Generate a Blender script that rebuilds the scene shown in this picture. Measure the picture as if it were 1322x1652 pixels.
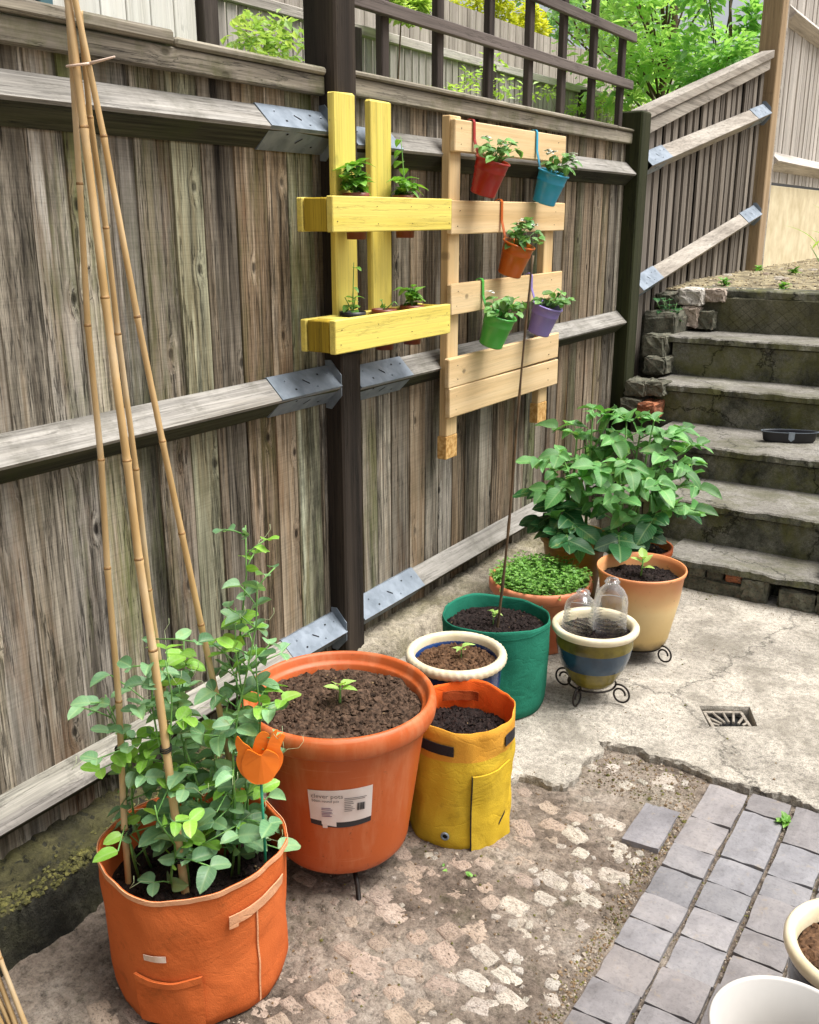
import bpy, bmesh, math, random
from mathutils import Vector, Matrix, noise
from mathutils.geometry import delaunay_2d_cdt
R = math.radians
rnd = random.Random(7)
scene = bpy.context.scene
for o in list(bpy.data.objects): bpy.data.objects.remove(o)
COL = scene.collection

# ------------------------------------------------------------------ camera, sky, sun, exposure
cam = bpy.data.cameras.new('camera'); cam.sensor_fit = 'VERTICAL'; cam.sensor_height = 24.0
cam.lens = 24.0 * 1550 / 1652; cam.clip_start = 0.05; cam.clip_end = 400
co = bpy.data.objects.new('camera', cam); COL.objects.link(co)
co.location = (1.84, 0, 1.47); co.rotation_euler = (R(90 - 17.07), 0, R(32.65)); scene.camera = co

SUN_EL, SUN_AZ = 66, 66          # azimuth measured from +y towards +x
w = bpy.data.worlds.new('World'); scene.world = w; w.use_nodes = True
wn, wl = w.node_tree.nodes, w.node_tree.links
bg = wn['Background']
sky = wn.new('ShaderNodeTexSky'); sky.sky_type = 'NISHITA'; sky.sun_disc = False
sky.sun_elevation = R(SUN_EL); sky.sun_rotation = R(SUN_AZ); sky.air_density = 1.0; sky.dust_density = 6.0; sky.ozone_density = 1.0
hs = wn.new('ShaderNodeHueSaturation'); hs.inputs['Saturation'].default_value = 0.30
wl.new(sky.outputs[0], hs.inputs['Color']); wl.new(hs.outputs[0], bg.inputs['Color'])
bg.inputs['Strength'].default_value = 0.094
sun = bpy.data.lights.new('sun', 'SUN'); sun.energy = 2.3; sun.angle = R(32); sun.color = (1.0, 0.975, 0.94)
so = bpy.data.objects.new('sun', sun); COL.objects.link(so)
sd = Vector((math.sin(R(SUN_AZ)) * math.cos(R(SUN_EL)), math.cos(R(SUN_AZ)) * math.cos(R(SUN_EL)), math.sin(R(SUN_EL))))
so.rotation_euler = sd.to_track_quat('Z', 'Y').to_euler(); so.location = (3, 2, 6)
vs = scene.view_settings; vs.view_transform = 'Standard'; vs.look = 'None'; vs.gamma = 1.0; vs.exposure = 1.02
scene.render.engine = 'CYCLES'; scene.render.resolution_x = 819; scene.render.resolution_y = 1024

# ------------------------------------------------------------------ node helpers
def rgb(h, k=1.0):
    h = h.lstrip('#'); c = [int(h[i:i+2], 16) / 255 for i in (0, 2, 4)]
    return tuple(min(1, (x / 12.92 if x <= .04045 else ((x + .055) / 1.055) ** 2.4) * k) for x in c) + (1,)
class G:
    def __init__(s, name):
        s.m = bpy.data.materials.new(name); s.m.use_nodes = True; s.t = s.m.node_tree
        s.b = s.t.nodes['Principled BSDF']; s.out = s.t.nodes['Material Output']
    def N(s, typ, out=0, **kw):
        n = s.t.nodes.new('ShaderNode' + typ)
        for k, v in kw.items():
            k2 = k.replace('_', ' ')
            key = int(k[1:]) if k[0] == 'i' and k[1:].isdigit() else (k2 if k2 in n.inputs else None)
            if key is None: setattr(n, k, v)
            elif hasattr(v, 'is_output'): s.t.links.new(v, n.inputs[key])
            else: n.inputs[key].default_value = v
        return n.outputs[out]
    def L(s, sock, name): s.t.links.new(sock, s.b.inputs[name])
    def ramp(s, fac, stops):
        n = s.t.nodes.new('ShaderNodeValToRGB'); s.t.links.new(fac, n.inputs[0]); e = n.color_ramp.elements
        while len(e) < len(stops): e.new(.5)
        for i, (p, c) in enumerate(stops):
            e[i].position = p; e[i].color = c if isinstance(c, tuple) else (c, c, c, 1)
        return n.outputs[0]
    def mix(s, f, a, b, bt='MIX'): return s.N('MixRGB', blend_type=bt, Fac=f, Color1=a, Color2=b)
    def math(s, op, a, b=0.0): return s.N('Math', operation=op, i0=a, i1=b)
    def obj(s, scale=(1, 1, 1), jitter=True):
        c = s.N('TexCoord', 3)
        if jitter:
            r = s.N('ObjectInfo', 5)
            v = s.N('CombineXYZ', X=s.math('MULTIPLY', r, 31.7), Y=s.math('MULTIPLY', r, 57.3), Z=s.math('MULTIPLY', r, 11.1))
            c = s.N('VectorMath', operation='ADD', i0=c, i1=v)
        return s.N('Mapping', Vector=c, Scale=scale)
    def bump(s, h, strength=.3, dist=.01):
        s.L(s.N('Bump', Height=h, Strength=strength, Distance=dist), 'Normal')

def plain(name, c1, c2=None, scale=10, rough=.6, bump=0, bscale=60, bdist=.003, metal=0, jitter=True, spec=.5, lo=.35, hi=.65, detail=5, sm=(1, 1, 1), tint=False):
    g = G(name); v = g.obj(sm, jitter)
    n = g.N('TexNoise', Vector=v, Scale=scale, Detail=detail, Roughness=.6)
    c = g.ramp(n, [(lo, c1), (hi, c2 or c1)])
    if tint: c = g.mix(1.0, c, g.N('ObjectInfo', 1), 'MULTIPLY')
    g.L(c, 'Base Color'); g.b.inputs['Roughness'].default_value = rough; g.b.inputs['Metallic'].default_value = metal
    g.b.inputs['Specular IOR Level'].default_value = spec
    if bump: g.bump(g.N('TexNoise', Vector=v, Scale=bscale, Detail=4), bump, bdist)
    return g.m

def wood(name, pal, axis=2, knots=1.0, crack=.8, fine=.55, streak=9, rough=.85, bump=.5, spec=.2, blotch=.0, blotchcol=(.05, .06, .02, 1), old=False, chip=0):
    g = G(name)
    def sc(a, along): q = [float(a)] * 3; q[axis] = along; return q
    base = g.N('TexCoord', 3); r = g.N('ObjectInfo', 5)
    off = g.N('CombineXYZ', X=g.math('MULTIPLY', r, 31.7), Y=g.math('MULTIPLY', r, 57.3), Z=g.math('MULTIPLY', r, 11.1))
    P = g.N('VectorMath', operation='ADD', i0=base, i1=off)
    sx = [g.N('SeparateXYZ', k_, Vector=P) for k_ in (0, 1, 2)]; ca_ = {2: 1, 1: 2, 0: 2}[axis]
    kvec = g.N('CombineXYZ', X=g.math('MULTIPLY', sx[ca_], 7.0), Y=g.math('MULTIPLY', sx[axis], 4.2))
    kv = g.N('TexVoronoi', 0, voronoi_dimensions='2D', Vector=kvec, Scale=1.0); kc = g.N('SeparateColor', Color=g.N('TexVoronoi', 1, voronoi_dimensions='2D', Vector=kvec, Scale=1.0))
    pick = g.ramp(kc, [(.62, 0.0), (.63, .6), (1.0, 1.0)]); pick = g.math('MULTIPLY', pick, g.ramp(kc, [(.62, 0.0), (.625, 1.0)]))
    near = g.math('MULTIPLY', g.ramp(kv, [(.03, 1.0), (.22, 0.0)]), pick)
    P = g.N('VectorMath', operation='ADD', i0=P, i1=g.N('VectorMath', operation='SCALE', i0=(1, 1, 1), Scale=g.math('MULTIPLY', near, .012 * knots)))
    def nse(a, along, det=5, ro=.6, dist=0.0): return g.N('TexNoise', Vector=g.N('Mapping', Vector=P, Scale=sc(a, along)), Scale=1.0, Detail=det, Roughness=ro, Distortion=dist)
    n1 = nse(streak, .45, 7, .66, .15); n2 = nse(190, 3.0, 4, .65); n3 = nse(16, .55, 7, .62, .2); n4 = nse(70, 1.6, 5, .7)
    k = len(pal)
    c = g.ramp(n1, [(.32 + .36 * i / max(1, k - 1), p) for i, p in enumerate(pal)])
    pm = g.ramp(g.N('TexNoise', Vector=g.N('Mapping', Vector=P, Scale=sc(7, 1.1)), Scale=1.0, Detail=5, Roughness=.7), [(.36, .25), (.62, 1.15)])
    c = g.mix(g.math('MULTIPLY', pm, fine), c, g.ramp(n2, [(.36, .35), (.5, .9), (.64, 1.25)]), 'MULTIPLY')
    c = g.mix(g.math('MULTIPLY', pm, fine), c, g.ramp(n4, [(.36, .3), (.52, 1.0), (.68, 1.2)]), 'MULTIPLY')
    if old:
        alg = nse(8, 1.4, 8, .78); rnd_ = g.ramp(r, [(.62, 0.0), (.7, 1.0)]); c = g.mix(g.math('MULTIPLY', g.math('MULTIPLY', g.ramp(alg, [(.46, 0.0), (.62, 1.0)]), rnd_), .6), c, rgb('5c6432'))
        rust = nse(5, .9, 6, .7); c = g.mix(g.math('MULTIPLY', g.ramp(rust, [(.57, 0.0), (.68, 1.0)]), .45), c, rgb('74502f'))
        black = nse(6, .8, 8, .8); c = g.mix(g.math('MULTIPLY', g.ramp(black, [(.52, 0.0), (.64, 1.0)]), .78), c, rgb('1c1916'))
        saw = nse(3, 240, 3, .6); c = g.mix(.28, c, g.ramp(saw, [(.38, .55), (.55, 1.0)]), 'MULTIPLY')
    cr = g.ramp(n3, [(.490, 1.0), (.497, 0.03), (.503, 1.0), (.588, 1.0), (.593, .1), (.598, 1.0)])
    c = g.mix(crack, c, cr, 'MULTIPLY')
    edge_ = g.math('ADD', kv, g.math('MULTIPLY', g.math('SUBTRACT', n4, .5), .06))
    kd = g.math('MULTIPLY', g.ramp(edge_, [(.035, 1.0), (.075, 0.0)]), pick)
    c = g.mix(g.math('MULTIPLY', kd, .93 * min(1, knots)), c, (.010, .007, .005, 1))
    if blotch:
        nb = g.N('TexNoise', Vector=P, Scale=5, Detail=8, Roughness=.75); c = g.mix(g.math('MULTIPLY', g.ramp(nb, [(.50, 0.0), (.66, 1.0)]), blotch), c, blotchcol)
    if chip:
        nc = g.N('TexNoise', Vector=P, Scale=38, Detail=6, Roughness=.7); c = g.mix(g.math('MULTIPLY', g.ramp(nc, [(.67, 0.0), (.69, 1.0)]), chip), c, rgb('8a7040'))
    c = g.mix(1.0, c, g.N('ObjectInfo', 1), 'MULTIPLY')
    g.L(c, 'Base Color'); g.b.inputs['Roughness'].default_value = rough; g.b.inputs['Specular IOR Level'].default_value = spec
    h = g.math('ADD', g.math('ADD', g.math('MULTIPLY', n2, .35), g.math('MULTIPLY', n4, .5)), g.math('MULTIPLY', cr, .8))
    g.bump(g.math('SUBTRACT', h, kd), bump, .004)
    return g.m

# ------------------------------------------------------------------ mesh helpers
WM = {}
def mk(name, V, F, mat, parent=None, mtx=None, smooth=False, midx=None, color=None, kind=None):
    me = bpy.data.meshes.new(name); me.from_pydata([tuple(v) for v in V], [], F); me.update()
    for m in (mat if isinstance(mat, (list, tuple)) else [mat]): me.materials.append(m)
    if smooth: me.polygons.foreach_set('use_smooth', [True] * len(me.polygons))
    if midx: me.polygons.foreach_set('material_index', midx)
    return link(name, me, parent, mtx, color, kind)
def link(name, me, parent=None, mtx=None, color=None, kind=None):
    o = bpy.data.objects.new(name, me); COL.objects.link(o)
    M_ = mtx if mtx is not None else Matrix.Identity(4)
    o.matrix_basis = M_; WM[o.name] = M_
    if parent is not None:
        o.parent = parent; o.matrix_parent_inverse = WM[parent.name].inverted()
    if color: o.color = color
    if kind: o['kind'] = kind
    return o
def tag(o, label, cat, group=None):
    o['label'] = label; o['category'] = cat
    if group: o['group'] = group
    return o
def thing(name, label, cat, loc=(0, 0, 0), group=None):
    o = bpy.data.objects.new(name, None); COL.objects.link(o); o.empty_display_size = .1
    o.location = loc; WM[o.name] = Matrix.Translation(loc)
    return tag(o, label, cat, group)
def T(x, y, z): return Matrix.Translation((x, y, z))
def boxg(x0, x1, y0, y1, z0, z1, b=.003):
    bm = bmesh.new(); bmesh.ops.create_cube(bm, size=1)
    for v in bm.verts: v.co = Vector(((x0 + x1) / 2 + v.co.x * (x1 - x0), (y0 + y1) / 2 + v.co.y * (y1 - y0), (z0 + z1) / 2 + v.co.z * (z1 - z0)))
    if b: bmesh.ops.bevel(bm, geom=list(bm.edges), offset=b, segments=1, affect='EDGES', profile=.5)
    V = [v.co.copy() for v in bm.verts]; bm.verts.index_update(); F = [[v.index for v in f.verts] for f in bm.faces]; bm.free()
    return V, F
def box(name, x0, x1, y0, y1, z0, z1, mat, parent=None, b=.003, color=None, wob=0, rot=None):
    """box whose own origin is its centre, so each piece has its own grain"""
    cx, cy, cz = (x0 + x1) / 2, (y0 + y1) / 2, (z0 + z1) / 2
    V, F = boxg(x0 - cx, x1 - cx, y0 - cy, y1 - cy, z0 - cz, z1 - cz, b)
    if wob:
        for v in V: v += Vector((rnd.uniform(-wob, wob), rnd.uniform(-wob, wob), rnd.uniform(-wob, wob)))
    M_ = T(cx, cy, cz)
    if rot: M_ = M_ @ rot
    return mk(name, V, F, mat, parent, M_, color=color)
class B:
    def __init__(s): s.V, s.F, s.I = [], [], []
    def add(s, V, F, i=0):
        k = len(s.V); s.V += [Vector(v) for v in V]; s.F += [[a + k for a in f] for f in F]; s.I += [i] * len(F); return s
    def box(s, *a, b=0, i=0): return s.add(*boxg(*a, b=b), i)
    def tube(s, P, r, n=8, i=0, cap=True): return s.add(*tubeg(P, r, n, cap), i)
    def mk(s, name, mat, parent=None, mtx=None, smooth=False, **k): return mk(name, s.V, s.F, mat, parent, mtx, smooth, s.I if isinstance(mat, (list, tuple)) else None, **k)
def tubeg(P, r, n=8, cap=True):
    P = [Vector(p) for p in P]; V, F = [], []; rs = r if isinstance(r, (list, tuple)) else [r] * len(P)
    up = None
    for i, p in enumerate(P):
        d = (P[min(i + 1, len(P) - 1)] - P[max(i - 1, 0)]).normalized()
        if up is None: up = d.orthogonal().normalized()
        up = (up - d * up.dot(d)).normalized(); s_ = d.cross(up)
        for k in range(n):
            a = 2 * math.pi * k / n; V.append(p + (up * math.cos(a) + s_ * math.sin(a)) * rs[i])
    for i in range(len(P) - 1):
        for k in range(n):
            a, b_ = i * n + k, i * n + (k + 1) % n; F.append([a, b_, b_ + n, a + n])
    if cap: F.append(list(range(n))[::-1]); F.append([(len(P) - 1) * n + k for k in range(n)])
    return V, F
def latheg(prof, n=48, wob=None, cap=True):
    V, F = [], []
    for (r, z) in prof:
        for k in range(n):
            a = 2 * math.pi * k / n; rr, zz = (r, z) if wob is None else wob(r, z, a)
            V.append(Vector((rr * math.cos(a), rr * math.sin(a), zz)))
    for i in range(len(prof) - 1):
        for k in range(n):
            a, b_ = i * n + k, i * n + (k + 1) % n; F.append([a, b_, b_ + n, a + n])
    if cap: F.append([k for k in range(n)][::-1])
    return V, F
def lathe(name, prof, mat, parent, mtx, n=48, wob=None, bands=None, sharp=False):
    V, F = latheg(prof, n, wob, prof[0][0] < .07); idx = None
    if bands: idx = [bands[min(i // n, len(bands) - 1)] for i in range(len(F))]
    return mk(name, V, F, mat, parent, mtx, True, idx)
def patch(rf, a0, a1, z0, z1, off=.002, thick=.0015, na=14, nz=6, shape=None):
    """a thin sheet that follows a round wall (rf(angle, z) -> radius)"""
    V, F = [], []
    for lay in (0, 1):
        for j in range(nz + 1):
            for i in range(na + 1):
                u, v = i / na, j / nz; a = a0 + (a1 - a0) * u; z = z0 + (z1 - z0) * v
                if shape: z = shape(u, v, z)
                r = rf(a, z) + off + thick * lay; V.append(Vector((r * math.cos(a), r * math.sin(a), z)))
    W_ = na + 1; K = W_ * (nz + 1)
    for j in range(nz):
        for i in range(na):
            a = j * W_ + i; F.append([K + a, K + a + 1, K + a + 1 + W_, K + a + W_]); F.append([a, a + W_, a + W_ + 1, a + 1])
    edge = [i for i in range(W_)] + [j * W_ + na for j in range(1, nz + 1)] + [nz * W_ + i for i in range(na - 1, -1, -1)] + [j * W_ for j in range(nz - 1, 0, -1)]
    for q in range(len(edge)):
        a, b_ = edge[q], edge[(q + 1) % len(edge)]; m_ = len(V); V += [V[a].copy(), V[b_].copy(), V[b_ + K].copy(), V[a + K].copy()]; F.append([m_, m_ + 1, m_ + 2, m_ + 3])
    return V, F
def nz_(x, y, z=0.0, s=1.0): return noise.noise(Vector((x * s, y * s, z * s)))
ICO_V, ICO_F = None, None
def ico():
    global ICO_V, ICO_F
    if ICO_V is None:
        bm = bmesh.new(); bmesh.ops.create_icosphere(bm, subdivisions=1, radius=1); bm.verts.index_update()
        ICO_V = [v.co.copy() for v in bm.verts]; ICO_F = [[v.index for v in f.verts] for f in bm.faces]; bm.free()
    return ICO_V, ICO_F
OCT_V = [Vector(v) for v in ((1, 0, 0), (-1, 0, 0), (0, 1, 0), (0, -1, 0), (0, 0, 1), (0, 0, -1))]
OCT_F = [[0, 2, 4], [2, 1, 4], [1, 3, 4], [3, 0, 4], [2, 0, 5], [1, 2, 5], [3, 1, 5], [0, 3, 5]]
def crumb(b, p, s, i=0, flat=.7, r=rnd):
    q = Matrix.Rotation(r.uniform(0, 6.3), 3, 'Z') @ Matrix.Rotation(r.uniform(-.6, .6), 3, 'X')
    b.add([Vector(p) + q @ Vector((v.x * s * r.uniform(.6, 1.3), v.y * s * r.uniform(.6, 1.3), v.z * s * flat * r.uniform(.6, 1.3))) for v in OCT_V], OCT_F, i)
def soil(parent, cx, cy, z, rad, mat, dome=.01, amp=.006, n=400, cs=.004, light=True, seed=1):
    n = int(n * 1.5); amp *= 1.6; cs *= 1.25
    r = random.Random(seed); b = B(); rings, seg = 22, 44; V = [Vector((0, 0, dome))]; F = []
    for i in range(1, rings + 1):
        rr = rad * i / rings
        for k in range(seg):
            a = 2 * math.pi * (k + .5 * (i % 2)) / seg; x, y = rr * math.cos(a), rr * math.sin(a)
            h = dome * (1 - (i / rings) ** 2) + amp * (nz_(x + seed, y, 0, 28) + .7 * nz_(x, y + seed, 3, 75)) + amp * .25 * r.uniform(-1, 1)
            V.append(Vector((x, y, h)))
    for k in range(seg): F.append([0, 1 + k, 1 + (k + 1) % seg])
    for i in range(rings - 1):
        for k in range(seg):
            a, c = 1 + i * seg + k, 1 + i * seg + (k + 1) % seg; F.append([a, a + seg, c + seg, c])
    b.add(V, F)
    for _ in range(n):
        rr = rad * .96 * math.sqrt(r.random()); a = r.uniform(0, 6.283); s = cs * (r.uniform(.35, 1.2) if r.random() < .85 else r.uniform(1.2, 2.3))
        h = dome * (1 - (rr / rad) ** 2)
        crumb(b, (rr * math.cos(a), rr * math.sin(a), h + s * .2), s * (.7 if r.random() < .1 else 1), 1 if s < cs * .8 and r.random() < .07 else 0, .8, r)
    return b.mk('soil', [mat, M_fibre], parent, T(cx, cy, z))

# ------------------------------------------------------------------ materials
W1 = (1, 1, 1, 1)
fence_pal = [rgb('37312a'), rgb('7f776b'), rgb('a8a194'), rgb('8d806e'), rgb('d2cdc2')]
M_board = wood('weathered fence board', fence_pal, 2, knots=1.0, blotch=.3, blotchcol=rgb('45462c'), fine=.95, old=True, bump=.9)
M_rail = wood('weathered rail', [rgb('605c56'), rgb('86827b'), rgb('a09c95'), rgb('8a857c')], 1, knots=.2, crack=.4, blotch=.45, blotchcol=rgb('504e40'), fine=.5)
M_lichen = wood('lichen speckled rail', [rgb('57534a'), rgb('85807a'), rgb('a8a498'), rgb('6a665a')], 1, knots=.2, crack=.5, blotch=.85, blotchcol=rgb('34332a'), fine=.6)
M_algshade = wood('algae and shade darkened timber', [rgb('1d1c16'), rgb('34342a'), rgb('4a4a38'), rgb('3a3c28')], 1, knots=.3, blotch=.5, blotchcol=rgb('3c4420'), fine=.5)  # rail undersides: green algae, with the underside shade also put into the colour
M_cap = wood('weathered cap timber', [rgb('3a342c'), rgb('7d7568'), rgb('9c9484'), rgb('6d6a52')], 1, knots=.5, blotch=.55, blotchcol=rgb('4d5029'))
M_post = wood('dark fence post', [rgb('1a1714'), rgb('332c26'), rgb('453c33')], 2, knots=.3, fine=.4)
M_corner = wood('algae covered post', [rgb('1a1c10'), rgb('2c3018'), rgb('3a3a26')], 2, knots=.2, fine=.4)
M_trellis = wood('stained trellis', [rgb('453d3a'), rgb('665d58'), rgb('7a706a')], 1, knots=.1, crack=.3, fine=.4)
M_trellisv = wood('stained trellis upright', [rgb('2c2622'), rgb('453d38'), rgb('574e48')], 2, knots=.1, crack=.3, fine=.4)
M_pine_y = wood('new pallet pine', [rgb('c9a878'), rgb('dcc094'), rgb('e4cca4')], 1, knots=.7, crack=.12, fine=.16, streak=14, bump=.2, rough=.7)
M_pine_z = wood('new pallet pine upright', [rgb('c4a070'), rgb('d6b888'), rgb('e0c69c')], 2, knots=.6, crack=.12, fine=.16, streak=14, bump=.2, rough=.7)
M_osb = plain('pressed chip block', rgb('a87838'), rgb('d8b070'), scale=70, rough=.9, bump=.6, bscale=90)
M_ypaint_y = wood('yellow painted timber', [rgb('dac456'), rgb('e6d36c'), rgb('e0cb60')], 1, knots=.3, crack=.3, fine=.25, streak=10, bump=.3, rough=.55, spec=.4, chip=.55)
M_ypaint_z = wood('yellow painted upright', [rgb('d8c254'), rgb('e2cf68'), rgb('dcc85c')], 2, knots=.3, crack=.3, fine=.25, streak=10, bump=.3, rough=.55, spec=.4, chip=.55)
M_yend = wood('yellow painted end grain', [rgb('75601c'), rgb('b89c30'), rgb('c4a83c')], 2, knots=.4, crack=.5, fine=.3, streak=22, bump=.35, rough=.7)
M_side = wood('brown side fence board', [rgb('4e4842'), rgb('736c64'), rgb('8a837b'), rgb('786f65')], 2, knots=.3, crack=.4, fine=.45)
M_siderail = wood('brown side fence rail', [rgb('7a7268'), rgb('a39b90'), rgb('b2aba0')], 1, knots=.3, crack=.4, fine=.4)
M_newpost = wood('tan timber post', [rgb('8a7458'), rgb('a48c6c'), rgb('b49c80')], 2, knots=.4, crack=.4, fine=.35)
M_far = wood('silvered board', [rgb('8f8880'), rgb('b4ada6'), rgb('c8c2bc')], 2, knots=.3, crack=.4, fine=.35)
M_farrail = wood('silvered rail', [rgb('8f8880'), rgb('c0b8ae'), rgb('d0cac2')], 1, knots=.3, crack=.4, fine=.35)
def galv():
    g = G('galvanised steel'); v = g.obj()
    n = g.N('TexVoronoi', 1, Vector=v, Scale=55); f = g.N('SeparateColor', Color=n)
    n2 = g.N('TexNoise', Vector=v, Scale=14, Detail=6)
    c = g.mix(.25, g.ramp(n2, [(.3, rgb('66717b')), (.7, rgb('939da8'))]), g.ramp(f, [(0, rgb('757d86')), (1, rgb('a0a8b2'))]))
    g.L(c, 'Base Color'); g.b.inputs['Metallic'].default_value = .4; g.b.inputs['Roughness'].default_value = .55
    g.bump(n2, .08, .002); return g.m
M_galv = galv()
M_black = plain('black gap', rgb('0c0b0a'), rough=.9)
M_iron = plain('black wrought iron', rgb('17130f'), rgb('2b211b'), scale=60, rough=.55, bump=.2, metal=.4)
def bamboo():
    g = G('bamboo cane'); c0 = g.N('TexCoord', 3); r = g.N('ObjectInfo', 5)
    v = g.N('Mapping', Vector=g.obj(), Scale=(60, 60, 5)); n = g.N('TexNoise', Vector=v, Scale=1.0, Detail=5)
    n2 = g.N('TexNoise', Vector=g.obj(), Scale=7, Detail=4)
    c = g.ramp(n2, [(.3, rgb('b4935f')), (.55, rgb('cbad7e')), (.75, rgb('dcc8a6'))])
    c = g.mix(.4, c, g.ramp(n, [(.3, .45), (.6, 1.0)]), 'MULTIPLY'); c = g.mix(1.0, c, g.N('ObjectInfo', 1), 'MULTIPLY')
    g.L(c, 'Base Color'); g.b.inputs['Roughness'].default_value = .42; g.bump(n, .12, .002); return g.m
M_bamboo = bamboo()
M_node = plain('cane joint', rgb('6b4c28'), rgb('a27d4a'), scale=80, rough=.6)
M_soil = plain('brown compost', rgb('130e0a'), rgb('6a5444'), scale=90, rough=.95, bump=.7, bscale=160, lo=.3, hi=.72, spec=.2, detail=8)
M_fibre = plain('bark fibre', rgb('5a4630'), rgb('8d7654'), scale=60, rough=.95)
M_soilr = plain('reddish compost', rgb('22160e'), rgb('785a42'), scale=85, rough=.95, bump=.7, bscale=160, lo=.28, hi=.72, spec=.2, detail=8)
M_soild = plain('dark compost', rgb('0b0808'), rgb('342824'), scale=90, rough=.95, bump=.7, bscale=170, lo=.3, hi=.75, spec=.25, detail=8)
def potmat(name, c1, c2, pale, rough=.45):
    g = G(name); v = g.obj(); n = g.N('TexNoise', Vector=v, Scale=4, Detail=5); c = g.ramp(n, [(.3, c1), (.7, c2)])
    st = g.N('TexNoise', Vector=g.N('Mapping', Vector=v, Scale=(14, 14, 2.2)), Scale=1.0, Detail=6, Roughness=.7); c = g.mix(g.math('MULTIPLY', g.ramp(st, [(.50, 0.0), (.70, 1.0)]), .5), c, pale)
    sp = g.N('TexNoise', Vector=v, Scale=70, Detail=7, Roughness=.75); ar = g.N('TexNoise', Vector=v, Scale=5, Detail=4); c = g.mix(g.math('MULTIPLY', g.math('MULTIPLY', g.ramp(sp, [(.60, 0.0), (.68, 1.0)]), g.ramp(ar, [(.42, 0.0), (.6, 1.0)])), .8), c, rgb('4a2c18'))
    sc_ = g.N('TexNoise', Vector=g.N('Mapping', Vector=v, Rotation=(.4, .3, 0), Scale=(4, 4, 90)), Scale=1.0, Detail=4); c = g.mix(g.math('MULTIPLY', g.ramp(sc_, [(.66, 0.0), (.70, 1.0)]), .25), c, pale)
    g.L(c, 'Base Color'); g.L(g.ramp(st, [(.3, rough - .06), (.7, rough + .2)]), 'Roughness'); g.bump(sp, .06, .002); return g.m
M_terra = potmat('terracotta plastic', rgb('b2521f'), rgb('bd5c28'), rgb('cc8a60'))
M_terra2 = plain('aged terracotta plastic', rgb('b9633c'), rgb('cf8a62'), scale=6, rough=.6, bump=.1, bscale=120)
def fabric(name, c1, c2, scale=5, rough=.75, crease=.09, dirt=0, dirtcol=rgb('5a3a1a')):
    g = G(name); v = g.obj(); n = g.N('TexNoise', Vector=v, Scale=scale, Detail=6, Roughness=.6)
    c = g.ramp(n, [(.3, c1), (.7, c2)])
    if dirt:
        nd = g.N('TexNoise', Vector=v, Scale=11, Detail=8, Roughness=.75); c = g.mix(g.math('MULTIPLY', g.ramp(nd, [(.56, 0.0), (.72, 1.0)]), dirt), c, dirtcol)
    g.L(c, 'Base Color'); g.b.inputs['Roughness'].default_value = .92; g.b.inputs['Specular IOR Level'].default_value = .15
    wv = g.N('TexNoise', Vector=v, Scale=420, Detail=2); fold = g.N('TexNoise', Vector=v, Scale=8, Detail=5, Distortion=1.2); cre = g.ramp(g.N('TexNoise', Vector=g.N('Mapping', Vector=v, Scale=(1, 1, 2.2)), Scale=7, Detail=5, Distortion=.8), [(.46, 1.0), (.5, 0.0), (.54, 1.0)])
    g.bump(g.math('ADD', g.math('ADD', g.math('MULTIPLY', wv, .14), fold), g.math('MULTIPLY', cre, crease)), .5, .012); return g.m
M_obag = fabric('orange woven fabric', rgb('bc5a28'), rgb('cc6c38'), dirt=.5, crease=.05)
M_obagt = fabric('orange webbing', rgb('c98e66'), rgb('d6a27c'))
M_ybag = fabric('yellow woven fabric', rgb('c2a028'), rgb('ceae38'), dirt=.45)
M_yband = fabric('orange band fabric', rgb('cb8e2e'), rgb('d29a3c'))
M_ihandle = fabric('rust webbing', rgb('8a3c1a'), rgb('9c4a24'))
M_yin = fabric('orange lining', rgb('d85414'), rgb('e2682a'))
M_gbag = fabric('green woven fabric', rgb('1a5f4a'), rgb('28765e'), dirt=.35, dirtcol=rgb('0a3a2c'))
M_strap = plain('black webbing', rgb('120f12'), rgb('1c181c'), rough=.85, bump=.3, bscale=300)
M_pale = plain('pale tag', rgb('dccabc'), rgb('c8a890'), scale=30, rough=.7)
M_label = plain('white paper label', rgb('d8ccc4'), rgb('e2dad4'), scale=20, rough=.55)
M_ink = plain('grey print', rgb('6a625e'), rough=.6)
M_ink2 = plain('dark print', rgb('2c2c30'), rough=.6)
M_inkp = plain('plum print', rgb('6c4a66'), rough=.6)
M_cream = plain('cream glaze', rgb('cfc09c'), rgb('e4d8bc'), scale=14, rough=.3, bump=.08, bscale=60)
M_olive = plain('olive glaze', rgb('4c4414'), rgb('84762c'), scale=12, rough=.22, bump=.06, bscale=40, detail=8)
M_navyg = plain('slate blue glaze', rgb('1c3246'), rgb('2c4a62'), scale=9, rough=.2, bump=.04)
M_blueg = plain('royal blue glaze', rgb('12264e'), rgb('1f3f74'), scale=9, rough=.15)
M_blackg = plain('black glaze', rgb('0c0e14'), rgb('1a1e26'), scale=9, rough=.15)
M_motif = plain('pale etched motif', rgb('7d8c78'), rgb('a8a878'), scale=30, rough=.35)
def tanpot():
    g = G('sun bleached terracotta plastic'); c0 = g.N('SeparateXYZ', 2, Vector=g.N('TexCoord', 3)); n = g.N('TexNoise', Vector=g.obj(), Scale=7, Detail=6)
    f = g.math('ADD', c0, g.math('MULTIPLY', g.math('SUBTRACT', n, .5), .12))
    c = g.ramp(f, [(.0, rgb('5a4a24')), (.03, rgb('c2a468')), (.14, rgb('dcbf88')), (.20, rgb('dcaa74')), (.27, rgb('d68a58'))])
    n3 = g.N('TexNoise', Vector=g.obj(), Scale=38, Detail=6); c = g.mix(g.math('MULTIPLY', g.ramp(n3, [(.66, 0.0), (.72, 1.0)]), .6), c, rgb('7a5a30'))
    g.L(c, 'Base Color'); g.b.inputs['Roughness'].default_value = .5; return g.m
M_tan = tanpot()
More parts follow.
